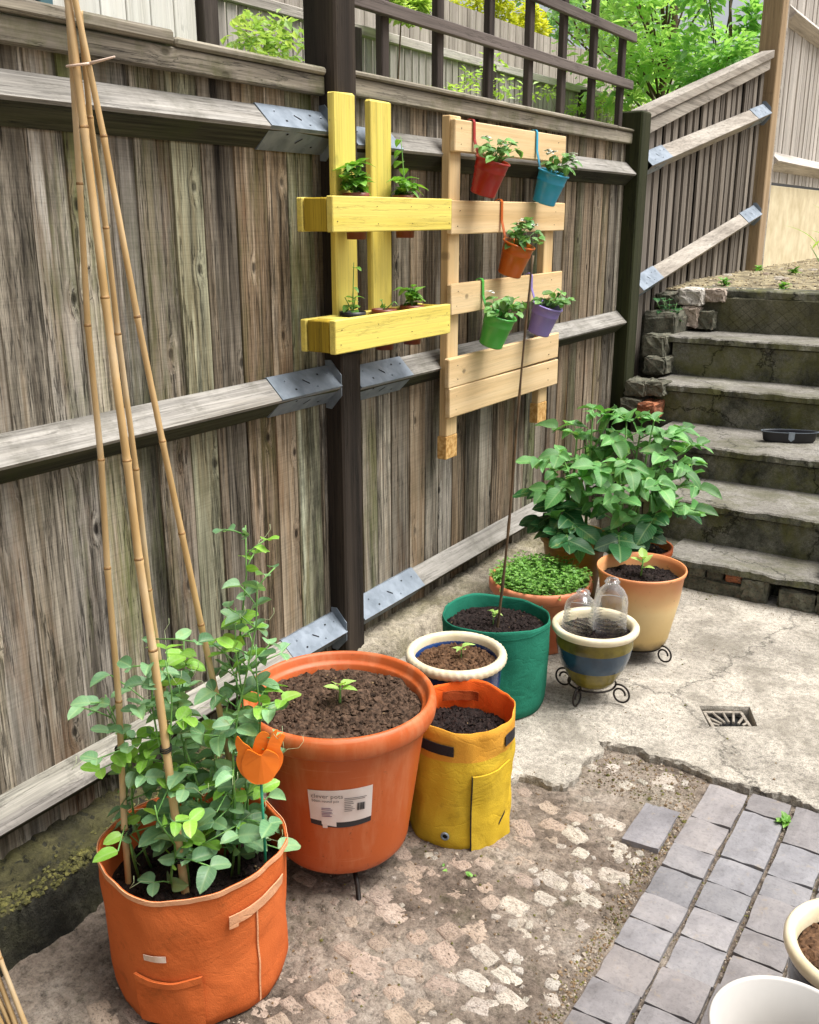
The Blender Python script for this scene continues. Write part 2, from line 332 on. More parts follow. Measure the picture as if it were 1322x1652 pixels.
def bucketmat(name, c):
    g = G(name); n = g.N('TexNoise', Vector=g.obj(), Scale=18, Detail=4)
    g.L(g.mix(.25, c, g.ramp(n, [(.3, .55), (.6, 1.0)]), 'MULTIPLY'), 'Base Color'); g.b.inputs['Roughness'].default_value = .3; g.b.inputs['Coat Weight'].default_value = .15; return g.m
def leafmat(name, c1, c2, under=None, transl=.3, rough=.42, veins=True):
    g = G(name); r = g.N('ObjectInfo', 5); co_ = g.N('TexCoord', 3); n = g.N('TexNoise', Vector=co_, Scale=45, Detail=3)
    gr = g.N('NewGeometry', 'Random Per Island') if False else g.N('NewGeometry', 8)
    f = g.math('ADD', g.math('MULTIPLY', r, .55), g.math('MULTIPLY', gr, .45))
    c = g.mix(f, c1, c2); c = g.mix(.35, c, g.ramp(n, [(.3, .5), (.65, 1.0)]), 'MULTIPLY')
    hgt = n
    if veins:
        x = g.math('ABSOLUTE', g.N('SeparateXYZ', 0, Vector=co_)); yy = g.N('SeparateXYZ', 1, Vector=co_)
        fr = g.math('FRACT', g.math('MULTIPLY', g.math('SUBTRACT', yy, g.math('MULTIPLY', x, .8)), 110.0)); sv = g.ramp(fr, [(.0, 1.0), (.14, 0.0), (.9, 0.0), (1.0, 1.0)])
        mv = g.ramp(x, [(.0, 1.0), (.0016, 0.0)]); vein = g.math('MAXIMUM', mv, g.math('MULTIPLY', sv, .55))
        c = g.mix(g.math('MULTIPLY', vein, .32), c, rgb('b8d090')); hgt = g.math('SUBTRACT', g.math('MULTIPLY', n, .5), g.math('MULTIPLY', vein, .5))
        yel = g.N('TexNoise', Vector=g.obj(), Scale=16, Detail=5); c = g.mix(g.math('MULTIPLY', g.ramp(yel, [(.60, 0.0), (.74, 1.0)]), .45), c, rgb('a0a450'))
    c = g.mix(1.0, c, g.N('ObjectInfo', 1), 'MULTIPLY')
    g.L(c, 'Base Color'); g.b.inputs['Roughness'].default_value = rough; g.b.inputs['Specular IOR Level'].default_value = .4
    tr = g.N('BsdfTranslucent', Color=g.mix(1.0, c, (1.25, 1.3, .6, 1), 'MULTIPLY'))
    g.t.links.new(g.N('MixShader', Fac=transl, i1=g.b.outputs[0], i2=tr), g.out.inputs[0]); g.bump(hgt, .4, .0025); return g.m
M_pea = leafmat('pea leaf', rgb('4e8058'), rgb('9cc692'))
M_peay = leafmat('young pea leaf', rgb('7ab83c'), rgb('a0d058'))
M_potato = leafmat('potato leaf', rgb('3a7a3a'), rgb('84bc70'), rough=.5, transl=.3)
M_potatod = leafmat('old potato leaf', rgb('1f5030'), rgb('33703c'), rough=.42)
M_seed = leafmat('seedling leaf', rgb('8cb84c'), rgb('b8d878'))
M_herb = leafmat('herb leaf', rgb('4a8a34'), rgb('84b848'))
M_straw = leafmat('rosette leaf', rgb('3c7c40'), rgb('8cc068'))
M_white = plain('white petal', rgb('d8dccc'), rgb('eef0e8'), scale=40, rough=.6)
M_stem = plain('green stem', rgb('4a7a34'), rgb('7aa858'), scale=20, rough=.5)
M_stemd = plain('woody stem', rgb('4a3a28'), rgb('6a5438'), scale=20, rough=.7)
M_tendril = plain('pale tendril', rgb('9aa878'), rgb('b8c098'), scale=20, rough=.5)
M_cress = leafmat('cress leaf', rgb('5a9438'), rgb('a4cc68'), veins=False)
M_moss = plain('moss', rgb('34351a'), rgb('78743e'), scale=60, rough=.95, bump=.8, bscale=140)
def concrete(name, cols, speck=.5, moss=0, mosscol=rgb('565224'), bump=.5, scale=3.0):
    g = G(name); v = g.obj((1, 1, 1), False)
    n = g.N('TexNoise', Vector=v, Scale=scale, Detail=9, Roughness=.66); n2 = g.N('TexNoise', Vector=v, Scale=60, Detail=5, Roughness=.7)
    n3 = g.N('TexNoise', Vector=v, Scale=260, Detail=3)
    c = g.ramp(n, [(.28 + .46 * i / (len(cols) - 1), q) for i, q in enumerate(cols)])
    c = g.mix(speck, c, g.ramp(n2, [(.30, .40), (.55, 1.0)]), 'MULTIPLY'); c = g.mix(speck * .9, c, g.ramp(n3, [(.32, .4), (.5, 1.0), (.68, 1.25)]), 'MULTIPLY')
    if moss:
        nm = g.N('TexNoise', Vector=v, Scale=4.5, Detail=9, Roughness=.72, Distortion=.4); c = g.mix(g.math('MULTIPLY', g.ramp(nm, [(.45, 0.0), (.62, 1.0)]), moss), c, mosscol)
    g.L(c, 'Base Color'); g.b.inputs['Roughness'].default_value = .92; g.b.inputs['Specular IOR Level'].default_value = .25
    g.bump(g.math('ADD', g.math('ADD', n, g.math('MULTIPLY', n2, .35)), g.math('MULTIPLY', n3, .12)), bump, .02); return g
def cracks(g, scale, width=.012, dark=.25):
    """thin wandering cracks between large cells"""
    v = g.obj((1, 1, 1), False); nn = g.N('TexNoise', 1, Vector=v, Scale=5, Detail=6, Roughness=.7)
    v2 = g.N('VectorMath', operation='ADD', i0=v, i1=g.N('VectorMath', operation='SCALE', i0=nn, Scale=.28))
    d = g.N('TexVoronoi', 0, feature='DISTANCE_TO_EDGE', Vector=v2, Scale=scale)
    src = g.b.inputs['Base Color'].links[0].from_socket
    g.L(g.mix(1.0, src, g.ramp(d, [(0, dark), (width, 1.0)]), 'MULTIPLY'), 'Base Color'); return g
M_slab = cracks(concrete('patio concrete', [rgb('80796f'), rgb('a59e92'), rgb('c0b8aa'), rgb('aaa295')], .85, .6, rgb('645e53'), .7, 2.6), .6, .005, .35).m
M_tread = cracks(concrete('worn tread concrete', [rgb('66625a'), rgb('86827a'), rgb('9e9a92')], .8, .6, rgb('54533a')), 1.3, .010, .25).m
M_riser = cracks(concrete('mossy riser', [rgb('2c2d26'), rgb('56564b'), rgb('848274'), rgb('5e5f52')], .8, .7, rgb('6a6a3a'), 1.0, 6), 1.5, .012, .2).m
def hatch():
    g = concrete('scored riser tile', [rgb('34342c'), rgb('62604f'), rgb('827e6a')], .6, .4, rgb('5d5a26'), .6, 4)
    v = g.obj((1, 1, 1), False); src = g.b.inputs['Base Color'].links[0].from_socket
    for a in (48, -50):
        wv = g.N('TexWave', 1, Vector=g.N('Mapping', Vector=v, Rotation=(0, R(a), 0)), Scale=7.5, Distortion=.9, Detail=2)
        src = g.mix(g.math('MULTIPLY', g.ramp(g.N('TexNoise', Vector=v, Scale=3.5, Detail=4), [(.4, 0.0), (.6, 1.0)]), .5), src, g.mix(1.0, src, g.ramp(wv, [(.0, .25), (.06, 1.0)]), 'MULTIPLY'))
    g.L(src, 'Base Color'); return g.m
M_hatch = hatch()
M_ledge = concrete('weathered ledge concrete', [rgb('5a5446'), rgb('8d8474'), rgb('b0a694'), rgb('9a907c')], .8, .4, rgb('6a663c'), .9, 5).m
M_ledged = concrete('dark mossy kerb', [rgb('171712'), rgb('2c2a20'), rgb('4a4630'), rgb('6a6442')], .85, .55, rgb('5f5c38'), 1.0, 7).m
def dirtm():
    g = G('trodden earth and rubble'); v = g.obj((1, 1, 1), False)
    n = g.N('TexNoise', Vector=v, Scale=3.4, Detail=9, Roughness=.7); n2 = g.N('TexNoise', Vector=v, Scale=40, Detail=9, Roughness=.78); n3 = g.N('TexNoise', Vector=v, Scale=150, Detail=6, Roughness=.7)
    c = g.ramp(n, [(.30, rgb('544a3f')), (.43, rgb('85776a')), (.54, rgb('a59788')), (.66, rgb('beb2a4'))])
    c = g.mix(.9, c, g.ramp(n2, [(.34, .22), (.46, .75), (.56, 1.05), (.72, 1.35)]), 'MULTIPLY'); c = g.mix(.6, c, g.ramp(n3, [(.34, .3), (.5, 1.0)]), 'MULTIPLY')
    nm = g.N('TexNoise', Vector=v, Scale=5.5, Detail=9, Roughness=.75); c = g.mix(g.math('MULTIPLY', g.ramp(nm, [(.54, 0.0), (.68, 1.0)]), .5), c, rgb('4e4e2c'))
    nv = g.N('TexVoronoi', 0, feature='DISTANCE_TO_EDGE', Vector=g.N('VectorMath', operation='ADD', i0=v, i1=g.N('VectorMath', operation='SCALE', i0=g.N('TexNoise', 1, Vector=v, Scale=22, Detail=4), Scale=.05)), Scale=19)
    c = g.mix(.1, c, g.ramp(nv, [(.0, .4), (.05, 1.0)]), 'MULTIPLY')
    g.L(c, 'Base Color'); g.b.inputs['Roughness'].default_value = .95; g.b.inputs['Specular IOR Level'].default_value = .2
    g.bump(g.math('ADD', g.math('ADD', n2, g.math('MULTIPLY', n3, .5)), g.math('MULTIPLY', g.ramp(nv, [(0, 0.0), (.08, 1.0)]), .1)), 1.0, .014); return g.m
M_dirt = dirtm()
def stonem(name, c1, c2, k=1.0):
    g = G(name); v = g.obj(); n = g.N('TexNoise', Vector=v, Scale=22 * k, Detail=8, Roughness=.7); n2 = g.N('TexNoise', Vector=v, Scale=110 * k, Detail=4)
    n4 = g.N('TexNoise', Vector=v, Scale=50 * k, Detail=7, Roughness=.75)
    c = g.mix(.8, g.ramp(n, [(.3, c1), (.7, c2)]), g.ramp(n2, [(.32, .25), (.47, 1.0)]), 'MULTIPLY'); c = g.mix(g.math('MULTIPLY', g.ramp(n4, [(.52, 0.0), (.64, 1.0)]), .7), c, rgb('6c5e50')); c = g.mix(1.0, c, g.N('ObjectInfo', 1), 'MULTIPLY')
    g.L(c, 'Base Color'); g.b.inputs['Roughness'].default_value = .9; g.bump(g.math('ADD', n, g.math('MULTIPLY', n2, .5)), .7, .01); return g.m
M_stone = stonem('pale lime rubble', rgb('b0a89c'), rgb('dcd6cc'))
M_stonet = stonem('tan rubble', rgb('a09080'), rgb('beae9f'))
M_sett = stonem('worn lime sett', rgb('9e958a'), rgb('c8c1b6'), .06); M_settt = stonem('worn pink brown sett', rgb('8e7e70'), rgb('b0a092'), .06)
M_gstone = stonem('mossy block', rgb('33352a'), rgb('747260'))
M_rbrick = stonem('old red brick', rgb('8a4a2c'), rgb('b87a54'))
def paver():
    g = G('blue grey engineering brick'); v = g.obj(); n = g.N('TexNoise', Vector=v, Scale=9, Detail=7, Roughness=.65); n2 = g.N('TexNoise', Vector=v, Scale=120, Detail=4, Roughness=.7); n3 = g.N('TexNoise', Vector=v, Scale=30, Detail=6, Roughness=.7)
    c = g.ramp(n, [(.3, rgb('6a6768')), (.5, rgb('7f7c7d')), (.7, rgb('918d8c'))]); c = g.mix(.45, c, g.ramp(n2, [(.3, .45), (.5, 1.0)]), 'MULTIPLY')
    c = g.mix(g.math('MULTIPLY', g.ramp(n3, [(.60, 0.0), (.70, 1.0)]), .5), c, rgb('8f7f64')); c = g.mix(1.0, c, g.N('ObjectInfo', 1), 'MULTIPLY')
    g.L(c, 'Base Color'); g.b.inputs['Roughness'].default_value = .8; g.bump(g.math('ADD', n3, g.math('MULTIPLY', n2, .5)), .35, .005); return g.m
M_paver = paver()
M_clear = None
def clearm():
    g = G('clear thin plastic'); fr = g.N('Fresnel', IOR=1.5); lw = g.N('LayerWeight', 1, Blend=.35)
    gl = g.N('BsdfGlossy', Color=(1, 1, 1, 1), Roughness=.12); tr = g.N('BsdfTransparent', Color=(.985, .99, .99, 1)); df = g.N('BsdfTranslucent', Color=(.9, .9, .9, 1))
    a = g.N('MixShader', Fac=g.math('ADD', g.math('MULTIPLY', fr, .6), .05), i1=tr, i2=gl)
    b_ = g.N('MixShader', Fac=g.math('ADD', g.math('MULTIPLY', lw, .3), .03), i1=a, i2=df); g.t.links.new(b_, g.out.inputs[0]); return g.m
M_clear = clearm()

# ------------------------------------------------------------------ THE SETTING
def sheet(name, xs, ys, zf, mat, kind='structure'):
    V, F = [], []; W_ = len(xs)
    for y in ys:
        for x in xs: V.append((x, y, zf(x, y)))
    for j in range(len(ys) - 1):
        for i in range(W_ - 1): a = j * W_ + i; F.append([a, a + 1, a + 1 + W_, a + W_])
    return mk(name, V, F, mat, None, None, True, kind=kind)
def lin(a, b, n): return [a + (b - a) * i / n for i in range(n + 1)]
M_earth = plain('bare earth', rgb('6a5a44'), rgb('8d7c62'), scale=2, rough=.95, bump=.5, bscale=30, jitter=False)
sheet('ground', [-90, 0, 90], [-90, 0, 90], lambda x, y: -.35, M_earth)
def ss(t): t = max(0, min(1, t)); return t * t * (3 - 2 * t)
def dirt_z(x, y):
    z = -.024 - .03 * ss((1.95 - y) / .8) * (1 - ss((x - .6) / .7))
    z += .006 * nz_(x, y, 0, 7) + .0022 * nz_(x, y, 5, 19) + .002 * nz_(x, y, 9, 55) + .0018 * nz_(x, y, 2, 120)
    d = noise.voronoi(Vector((x * 24 + 2 * nz_(x, y, 1, 9), y * 24 + 2 * nz_(x, y, 6, 9), 0)))[0]
    m = ss((nz_(x, y, 12, 4.5) + .35) / .5)
    return z + m * .0035 * min(1, (d[1] - d[0]) * 2.2)
M_dirt_yard = sheet('dirt_path', lin(.12, 1.34, 250), lin(.75, 2.5, 360), dirt_z, M_dirt)
sheet('yard', lin(-.2, 6, 20), lin(-6, 3, 30), lambda x, y: -.085 - .02 * nz_(x, y, 0, 2), M_earth)

# broken concrete patio slab with the drain opening
edge = [(.833, 2.09), (.844, 2.123), (.881, 2.133), (.937, 2.13), (.967, 2.143), (.98, 2.223), (.96, 2.285), (.993, 2.364), (.955, 2.398), (1.018, 2.424), (1.085, 2.429), (1.113, 2.405), (1.192, 2.427), (1.257, 2.421), (1.326, 2.399), (1.39, 2.408), (1.486, 2.425), (1.571, 2.407)]
edge = [(.10, 1.96), (.3, 2.0), (.5, 1.99), (.66, 2.05), (.76, 2.03)] + edge + [(1.75, 2.415), (2.0, 2.40), (2.4, 2.42), (3.6, 2.41)]
def jag(P, step, amp, seed):
    r = random.Random(seed); out = []
    for a, b_ in zip(P, P[1:]):
        a, b_ = Vector(a), Vector(b_); n = max(1, int((b_ - a).length / step))
        for k in range(n):
            p = a.lerp(b_, k / n); q = amp if 0 < k else amp * .4
            out.append((p.x + r.uniform(-q, q), p.y + r.uniform(-q, q)))
    return out + [P[-1]]
edge = jag(edge, .012, .004, 3)
outer = edge + [(3.6, 4.3), (.10, 4.3)]
dr = [(1.144, 2.776), (1.209, 2.662), (1.331, 2.74), (1.28, 2.854)]
pts = [Vector(p) for p in outer + dr]; no = len(outer)
es = [(i, (i + 1) % no) for i in range(no)] + [(no + i, no + (i + 1) % 4) for i in range(4)]
def inpoly(x, y, P):
    c = False; j = len(P) - 1
    for i in range(len(P)):
        if (P[i][1] > y) != (P[j][1] > y) and x < (P[j][0] - P[i][0]) * (y - P[i][1]) / (P[j][1] - P[i][1]) + P[i][0]: c = not c
        j = i
    return c
r0 = random.Random(5)
for gx in lin(.13, 3.5, 90):
    for gy in lin(2.02, 4.25, 60):
        x, y = gx + r0.uniform(-.012, .012), gy + r0.uniform(-.012, .012)
        if inpoly(x, y, outer) and not inpoly(x, y, dr) and min((Vector((x, y)) - Vector(p)).length for p in edge[::2]) > .018: pts.append(Vector((x, y)))
Vv, Ee, Ff, _, _, _ = delaunay_2d_cdt(pts, es, [], 0, 1e-5)
def slab_z(x, y): return .004 * nz_(x, y, 2, 3) + .0025 * nz_(x, y, 4, 14)
V = [Vector((v.x, v.y, slab_z(v.x, v.y))) for v in Vv]
F = []
for f in Ff:
    c = sum((Vv[i] for i in f), Vector((0, 0))) / len(f)
    if inpoly(c.x, c.y, outer) and not inpoly(c.x, c.y, dr): F.append(list(f))
def ring(P, z0, z1, rev=False):
    k = len(V)
    for p in P: V.append(Vector((p[0], p[1], z0 + slab_z(*p))))
    for p in P: q_ = .007 * nz_(p[0], p[1], 3, 30); V.append(Vector((p[0] + q_ + rnd.uniform(-.003, .003), p[1] - .004 + q_ + rnd.uniform(-.004, .004), z0 - rnd.uniform(.004, .012))))
    for p in P: V.append(Vector((p[0] + rnd.uniform(-.006, .006), p[1] - .003 + rnd.uniform(-.006, .006), z1)))
    n = len(P)
    for l_ in (0, 1):
        for i in range(n):
            j = (i + 1) % n; q = [k + l_ * n + i, k + l_ * n + j, k + l_ * n + n + j, k + l_ * n + n + i]; F.append(q if rev else q[::-1])
ring(outer, 0, -.06); ring(dr, 0, -.10, True)
mk('concrete_patio', V, F, M_slab, None, None, kind='structure')

# ledge of old concrete along the foot of the fence
def ledge_h(x, y):
    wid = .16 + .07 * ss((2.2 - y) / 1.2) + .03 * nz_(y, 0, 0, 5) + .014 * nz_(y, 3, 0, 17) + .008 * nz_(y, x * 3, 0, 45)
    low = -.10 + .075 * ss((y - 1.7) / .5)
    top = .045 + .02 * ss((y - 2.2) / .4) + .010 * nz_(x, y, 0, 10) + .007 * nz_(x, y, 0, 31) + .02 * ss((x / wid - .4) / .5) * ss((2.0 - y) / .6)
    t = ss((x - wid + .012) / .03)
    d = noise.voronoi(Vector((x * 16 + 3 * nz_(x, y, 1, 6), y * 16, 0)))[0]
    return top * (1 - t) + low * t - .008 * max(0, 1 - (d[1] - d[0]) * 7)
kz = lambda x, y: ledge_h(x, y) + .004 * nz_(x, y, 7, 60)
ko = sheet('concrete_ledge', lin(-.02, .40, 90), lin(.3, 2.2, 330), kz, M_ledged)
M_steep = concrete('dark steep kerb stone', [rgb('1c1c16'), rgb('33322a'), rgb('4c4a3c')], .85, .35, rgb('3c3c20'), 1.0, 9).m; ko.data.materials.append(M_steep)  # darker stone for the steep faces of the ledge
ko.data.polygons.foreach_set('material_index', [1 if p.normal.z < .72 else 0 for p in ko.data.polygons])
b = B(); rg = random.Random(77)
for _ in range(1500):
    y = rg.uniform(.6, 2.0); wid = .16 + .07 * ss((2.2 - y) / 1.2) + .03 * nz_(y, 0, 0, 5) + .014 * nz_(y, 3, 0, 17); x = wid - .012 - abs(rg.gauss(0, .035))
    if nz_(x, y, 4, 8) < -.12 or x < .03: continue
    q = rg.uniform(.003, .008); crumb(b, (x, y, kz(x, y) + q * .2), q, 0, .7, rg)
tag(b.mk('moss', M_moss, kind='stuff'), 'yellow green moss along the crest of the dark kerb', 'moss')
sheet('concrete_ledge', lin(-.02, .30, 60), lin(2.2, 4.5, 300), lambda x, y: ledge_h(x, y) + .004 * nz_(x, y, 7, 40), M_ledge)

# brick paving: every brick a piece of its own
paving = mk('brick_paving', [(1.275, .1, -.030), (2.6, .1, -.030), (2.6, 2.42, -.030), (1.275, 2.42, -.030)], [[0, 1, 2, 3]], M_dirt, kind='structure')
def brick_mesh(L, W_, seed):
    r = random.Random(seed); V, F = boxg(-W_ / 2, W_ / 2, -L / 2, L / 2, -.05, 0, .0)
    bm = bmesh.new(); vs_ = [bm.verts.new(v) for v in V]; [bm.faces.new([vs_[i] for i in f]) for f in F]
    bmesh.ops.subdivide_edges(bm, edges=[e for e in bm.edges if abs(e.verts[0].co.z - e.verts[1].co.z) < .01], cuts=3, use_grid_fill=True)
    for v in bm.verts:
        if v.co.z > -.001:
            ed = abs(abs(v.co.x) - W_ / 2) < .001 or abs(abs(v.co.y) - L / 2) < .001
            v.co.x += r.uniform(-.0018, .0018); v.co.y += r.uniform(-.0018, .0018)
            v.co.z -= (r.uniform(.001, .005) if ed else 0) + r.uniform(0, .0012)
    me = bpy.data.meshes.new('brick'); bm.to_mesh(me); bm.free(); me.materials.append(M_paver); return me
half = [brick_mesh(.100, .1, i) for i in range(4)]; full = [brick_mesh(.205, .1, 10 + i) for i in range(3)]; mid = [brick_mesh(.150, .1, 20 + i) for i in range(3)]
colsA = {0: [.179, .131, .101, .115, .096, .097, .114, .1], 1: [.091, .224, .107, .102, .105, .112, .114, .1], 2: [.18, .141, .085, .129, .09, .102, .21]}
rb = random.Random(11)
for ci in range(11):
    y = 2.385 + (.012 if ci else 0); x = 1.343 + ci * .1115; seq = list(colsA.get(ci, []))
    while y > .45:
        L = seq.pop(0) if seq else rb.choice([.11, .112, .216])
        real = L - .0045
        me = half[rb.randrange(4)] if real < .125 else (mid[rb.randrange(3)] if real < .185 else full[rb.randrange(3)])
        base = .100 if real < .125 else (.150 if real < .185 else .205)
        v_ = rb.uniform(.8, 1.14); hue = rb.uniform(-.03, .05)
        Mx = T(x + rb.uniform(-.002, .002), y - L / 2, -.012 + rb.uniform(-.003, .003)) @ Matrix.Rotation(rb.uniform(-.012, .012), 4, 'Z') @ Matrix.Rotation(rb.uniform(-.01, .01), 4, 'X') @ Matrix.Rotation(rb.uniform(-.012, .012), 4, 'Y') @ Matrix.Diagonal((1, real / base, 1, 1))
        link('brick', me, paving, Mx, (v_ + hue, v_, v_ - hue, 1)); y -= L
link('brick', full[0], paving, T(1.222, 2.11, -.010) @ Matrix.Rotation(.035, 4, 'Z') @ Matrix.Rotation(-.04, 4, 'Y') @ Matrix.Rotation(-.05, 4, 'X') @ Matrix.Diagonal((.92, .95, .7, 1)), (.98, .98, 1.0, 1))
# grit in the joints and along the paving edge
b = B(); rg = random.Random(21)
for _ in range(3400):
    t = rg.random()
    if t < .5:
        x = rg.gauss(1.268, .018); y = rg.uniform(.9, 2.2)
        if x > 1.288: continue
    elif t < .72: x = rg.uniform(.98, 1.28); y = rg.uniform(2.2, 2.41)
    else: x = rg.uniform(.4, 1.27); y = rg.uniform(.9, 2.1)
    if inpoly(x, y, outer): continue
    s = rg.uniform(.0015, .0045) * (1.6 if rg.random() < .06 else 1)
    crumb(b, (x, y, dirt_z(x, y) + s * .3), s, rg.choice([0, 0, 1, 1, 2]), .8, rg)
for _ in range(900):
    t = rg.random()
    if t < .45: q_ = rg.choice([(.79, 1.9), (.575, 2.47), (.64, 2.11), (.83, 2.65), (.845, 3.02), (.51, 2.93)]); a_ = rg.uniform(0, 6.283); d_ = .14 + abs(rg.gauss(0, .09)); x, y = q_[0] + d_ * math.cos(a_), q_[1] + d_ * math.sin(a_)
    elif t < .7: x, y = rg.uniform(.7, 2.2), 3.74 - abs(rg.gauss(0, .06))
    else: x, y = rg.uniform(.5, 2.2), rg.uniform(2.15, 3.7)
    if not inpoly(x, y, outer) or inpoly(x, y, dr): continue
    s = rg.uniform(.0012, .0034) * (1.8 if rg.random() < .05 else 1); crumb(b, (x, y, slab_z(x, y) + s * .3), s, rg.choice([0, 0, 1, 2]), .6, rg)
for ci in range(10):
    for _ in range(170):
        x = 1.343 + .0558 + ci * .1115 + rg.gauss(0, .004); y = rg.uniform(.6, 2.39); s = rg.uniform(.0015, .0035)
        crumb(b, (x, y, -.026 + rg.uniform(0, .008)), s, rg.choice([0, 1, 1, 2]), .8, rg)
M_grit = [plain('brown grit', rgb('5a4834'), rgb('8a7458'), rough=.95), plain('grey grit', rgb('85796a'), rgb('a89c8c'), rough=.95), plain('moss crumb', rgb('4c4a1c'), rgb('6e6a34'), rough=.95)]
tag(b.mk('grit', M_grit, kind='stuff'), 'loose grit and crumbs between the bricks and over the bare earth', 'gravel')
# rubble stones set in the earth
def flatstone(seed, n=20):
    r = random.Random(seed); rim = []; e = r.uniform(.28, .55)
    for k in range(n):
        a = 2 * math.pi * k / n; ca_, sa_ = math.cos(a), math.sin(a)
        x = math.copysign(abs(ca_) ** e, ca_); y = math.copysign(abs(sa_) ** e, sa_); q = .9 + .16 * nz_(ca_, sa_, seed * 3.7, 1.8) + r.uniform(-.06, .06); rim.append((x * q, y * q))
    V = [(x * 1.05, y * 1.05, -.8) for x, y in rim] + [(x, y, r.uniform(-.4, -.1)) for x, y in rim] + [(x * .84, y * .84, r.uniform(.0, .2)) for x, y in rim] + [(x * .45 + r.uniform(-.08, .08), y * .45 + r.uniform(-.08, .08), r.uniform(.08, .32)) for x, y in rim] + [(0, 0, .2)]
    F = []
    for lay in (0, 1, 2):
        for k in range(n): a, c = lay * n + k, lay * n + (k + 1) % n; F.append([a, c, c + n, a + n])
    for k in range(n): F.append([3 * n + k, 3 * n + (k + 1) % n, 4 * n])
    return V, F
def smeshes(mat, k0): 
    out = []
    for i in range(12):
        V, F = flatstone(k0 + i); me = bpy.data.meshes.new('stone'); me.from_pydata(V, [], F); me.update(); me.polygons.foreach_set('use_smooth', [True] * len(F)); me.materials.append(mat); out.append(me)
    return out
SM, ST = smeshes(M_sett, 100), smeshes(M_settt, 200)
YX_, YY_ = .784, 1.885; yard_o = M_dirt_yard; rs_ = random.Random(31); placed = []
def stone(x, y, s, pale, asp=None, rot=None, hz=.012):
    v_ = rs_.uniform(.84, 1.08); asp = asp or rs_.uniform(.6, 1.0)
    Mx = T(x, y, dirt_z(x, y) + rs_.uniform(-.0018, .0018)) @ Matrix.Rotation(rs_.uniform(-.05, .05), 4, 'X') @ Matrix.Rotation(rs_.uniform(-.05, .05), 4, 'Y') @ Matrix.Rotation(rs_.uniform(0, 6.3) if rot is None else rot, 4, 'Z') @ Matrix.Diagonal((s, s * asp, hz, 1))
    pink = rs_.uniform(.95, 1.0)
    link('stone' if pale else 'worn_brick', rs_.choice(SM if pale else ST), yard_o, Mx, (v_, v_ * pink, v_ * pink * rs_.uniform(.93, 1.0), 1))
ang = R(-14); ca_, sa_ = math.cos(ang), math.sin(ang)
for j in range(-6, 32):
    for i in range(-2, 15):
        if rs_.random() < .10: continue
        u = i * .092 + (j % 2) * .046 + .012 * nz_(i * 3.1, j * 1.7, 0, 1); v_ = j * .060; x = .50 + u * ca_ - v_ * sa_ + rs_.gauss(0, .009); y = .95 + u * sa_ + v_ * ca_ + rs_.gauss(0, .009)
        if not (.48 < x < 1.22 and .9 < y < 2.16) or inpoly(x, y - .02, outer) or inpoly(x, y + .03, outer) or math.hypot(x - YX_, y - YY_) < .12 or math.hypot(x - .62, y - 1.6) < .1: continue
        pale = x > 1.06 + .04 * nz_(y, 0, 0, 4); part = rs_.random() < .16
        stone(x, y, .0455 * rs_.uniform(.68, 1.14) * (.6 if part else 1), pale, .0300 / .0455 * rs_.uniform(.8, 1.2) * (1.3 if part else 1), ang + rs_.gauss(0, .22), .008 if pale else .007)
for _ in range(60): stone(rs_.uniform(1.03, 1.245), rs_.uniform(1.1, 2.18), rs_.uniform(.008, .02), True)
for _ in range(45):
    x, y = rs_.uniform(.55, 1.1), rs_.uniform(1.0, 2.05)
    if not inpoly(x, y, outer): stone(x, y, rs_.uniform(.006, .014), rs_.random() < .3)
for (x, y, s) in [(1.17, 2.345, .045), (1.20, 2.31, .022), (1.23, 2.36, .016), (1.03, 2.33, .035), (.985, 2.30, .02), (1.06, 2.37, .016), (1.13, 2.30, .018), (1.10, 2.26, .03)]:
    stone(x, y, s, True)

# steps -------------------------------------------------------------------
RY = [3.76, 4.00, 4.395, 4.883, 5.20, 5.535]; RZ = [.126, .302, .455, .647, .856, 1.079]; RX = [.72, .50, .36, .22, .20, .20]
steps = thing('garden_steps', 'worn mossy concrete steps climbing to the upper garden', 'steps', (1.6, 3.76, 0))
def slabby(name, x0, x1, y0, y1, z0, z1, mat, amp, seed, nx=160):
    """block with a broken, wandering front edge (front is -y)"""
    V, F = [], []; prof = []
    for i in range(nx + 1):
        x = x0 + (x1 - x0) * i / nx; d = amp * (.7 * nz_(x, seed, 0, 5) + .5 * nz_(x, seed, 3, 17) + .35 * nz_(x, seed, 8, 50) + 1.1 * max(0, nz_(x, seed, 6, 9) - .25)); dz = .25 * amp * nz_(x, seed, 1, 9)
        c = .006 + .006 * abs(nz_(x, seed, 5, 23))
        for (y, z) in ((y0 + d * .6, z0), (y0 + d, z1 - c + dz), (y0 + d + c, z1 + dz), ((y0 + y1) / 2, z1 + .6 * dz), (y1, z1)): V.append((x, y, z))
    for i in range(nx):
        for k in range(4): a = i * 5 + k; F.append([a, a + 5, a + 6, a + 1])
    F.append([0, 1, 2, 3, 4]); F.append([nx * 5 + k for k in range(5)][::-1])
    if not isinstance(mat, list): return mk(name, V, F, mat, steps)
    return mk(name, V, F, mat, steps, midx=[1 if (q % 4) == 0 and q < nx * 4 else 0 for q in range(len(F))])
for i in range(6):
    y1 = RY[i + 1] + .05 if i < 5 else RY[i] + .25
    zb = -.02 if i == 0 else RZ[i - 1] - .02
    if i > 0: slabby('riser', RX[i] + .01, 3.2, RY[i], y1, zb, RZ[i] - .034, M_hatch if i == 5 else M_riser, .008, i * 3 + 1)
    if i < 5: slabby('tread', RX[i] - .02, 3.2, RY[i] - .02, y1 + .02, RZ[i] - .032, RZ[i], [M_tread, M_riser], .030, i * 7 + 2)
    else: slabby('riser', RX[i], 3.2, RY[i] + .004, y1, RZ[i] - .034, RZ[i] + .005, M_riser, .02, 44)
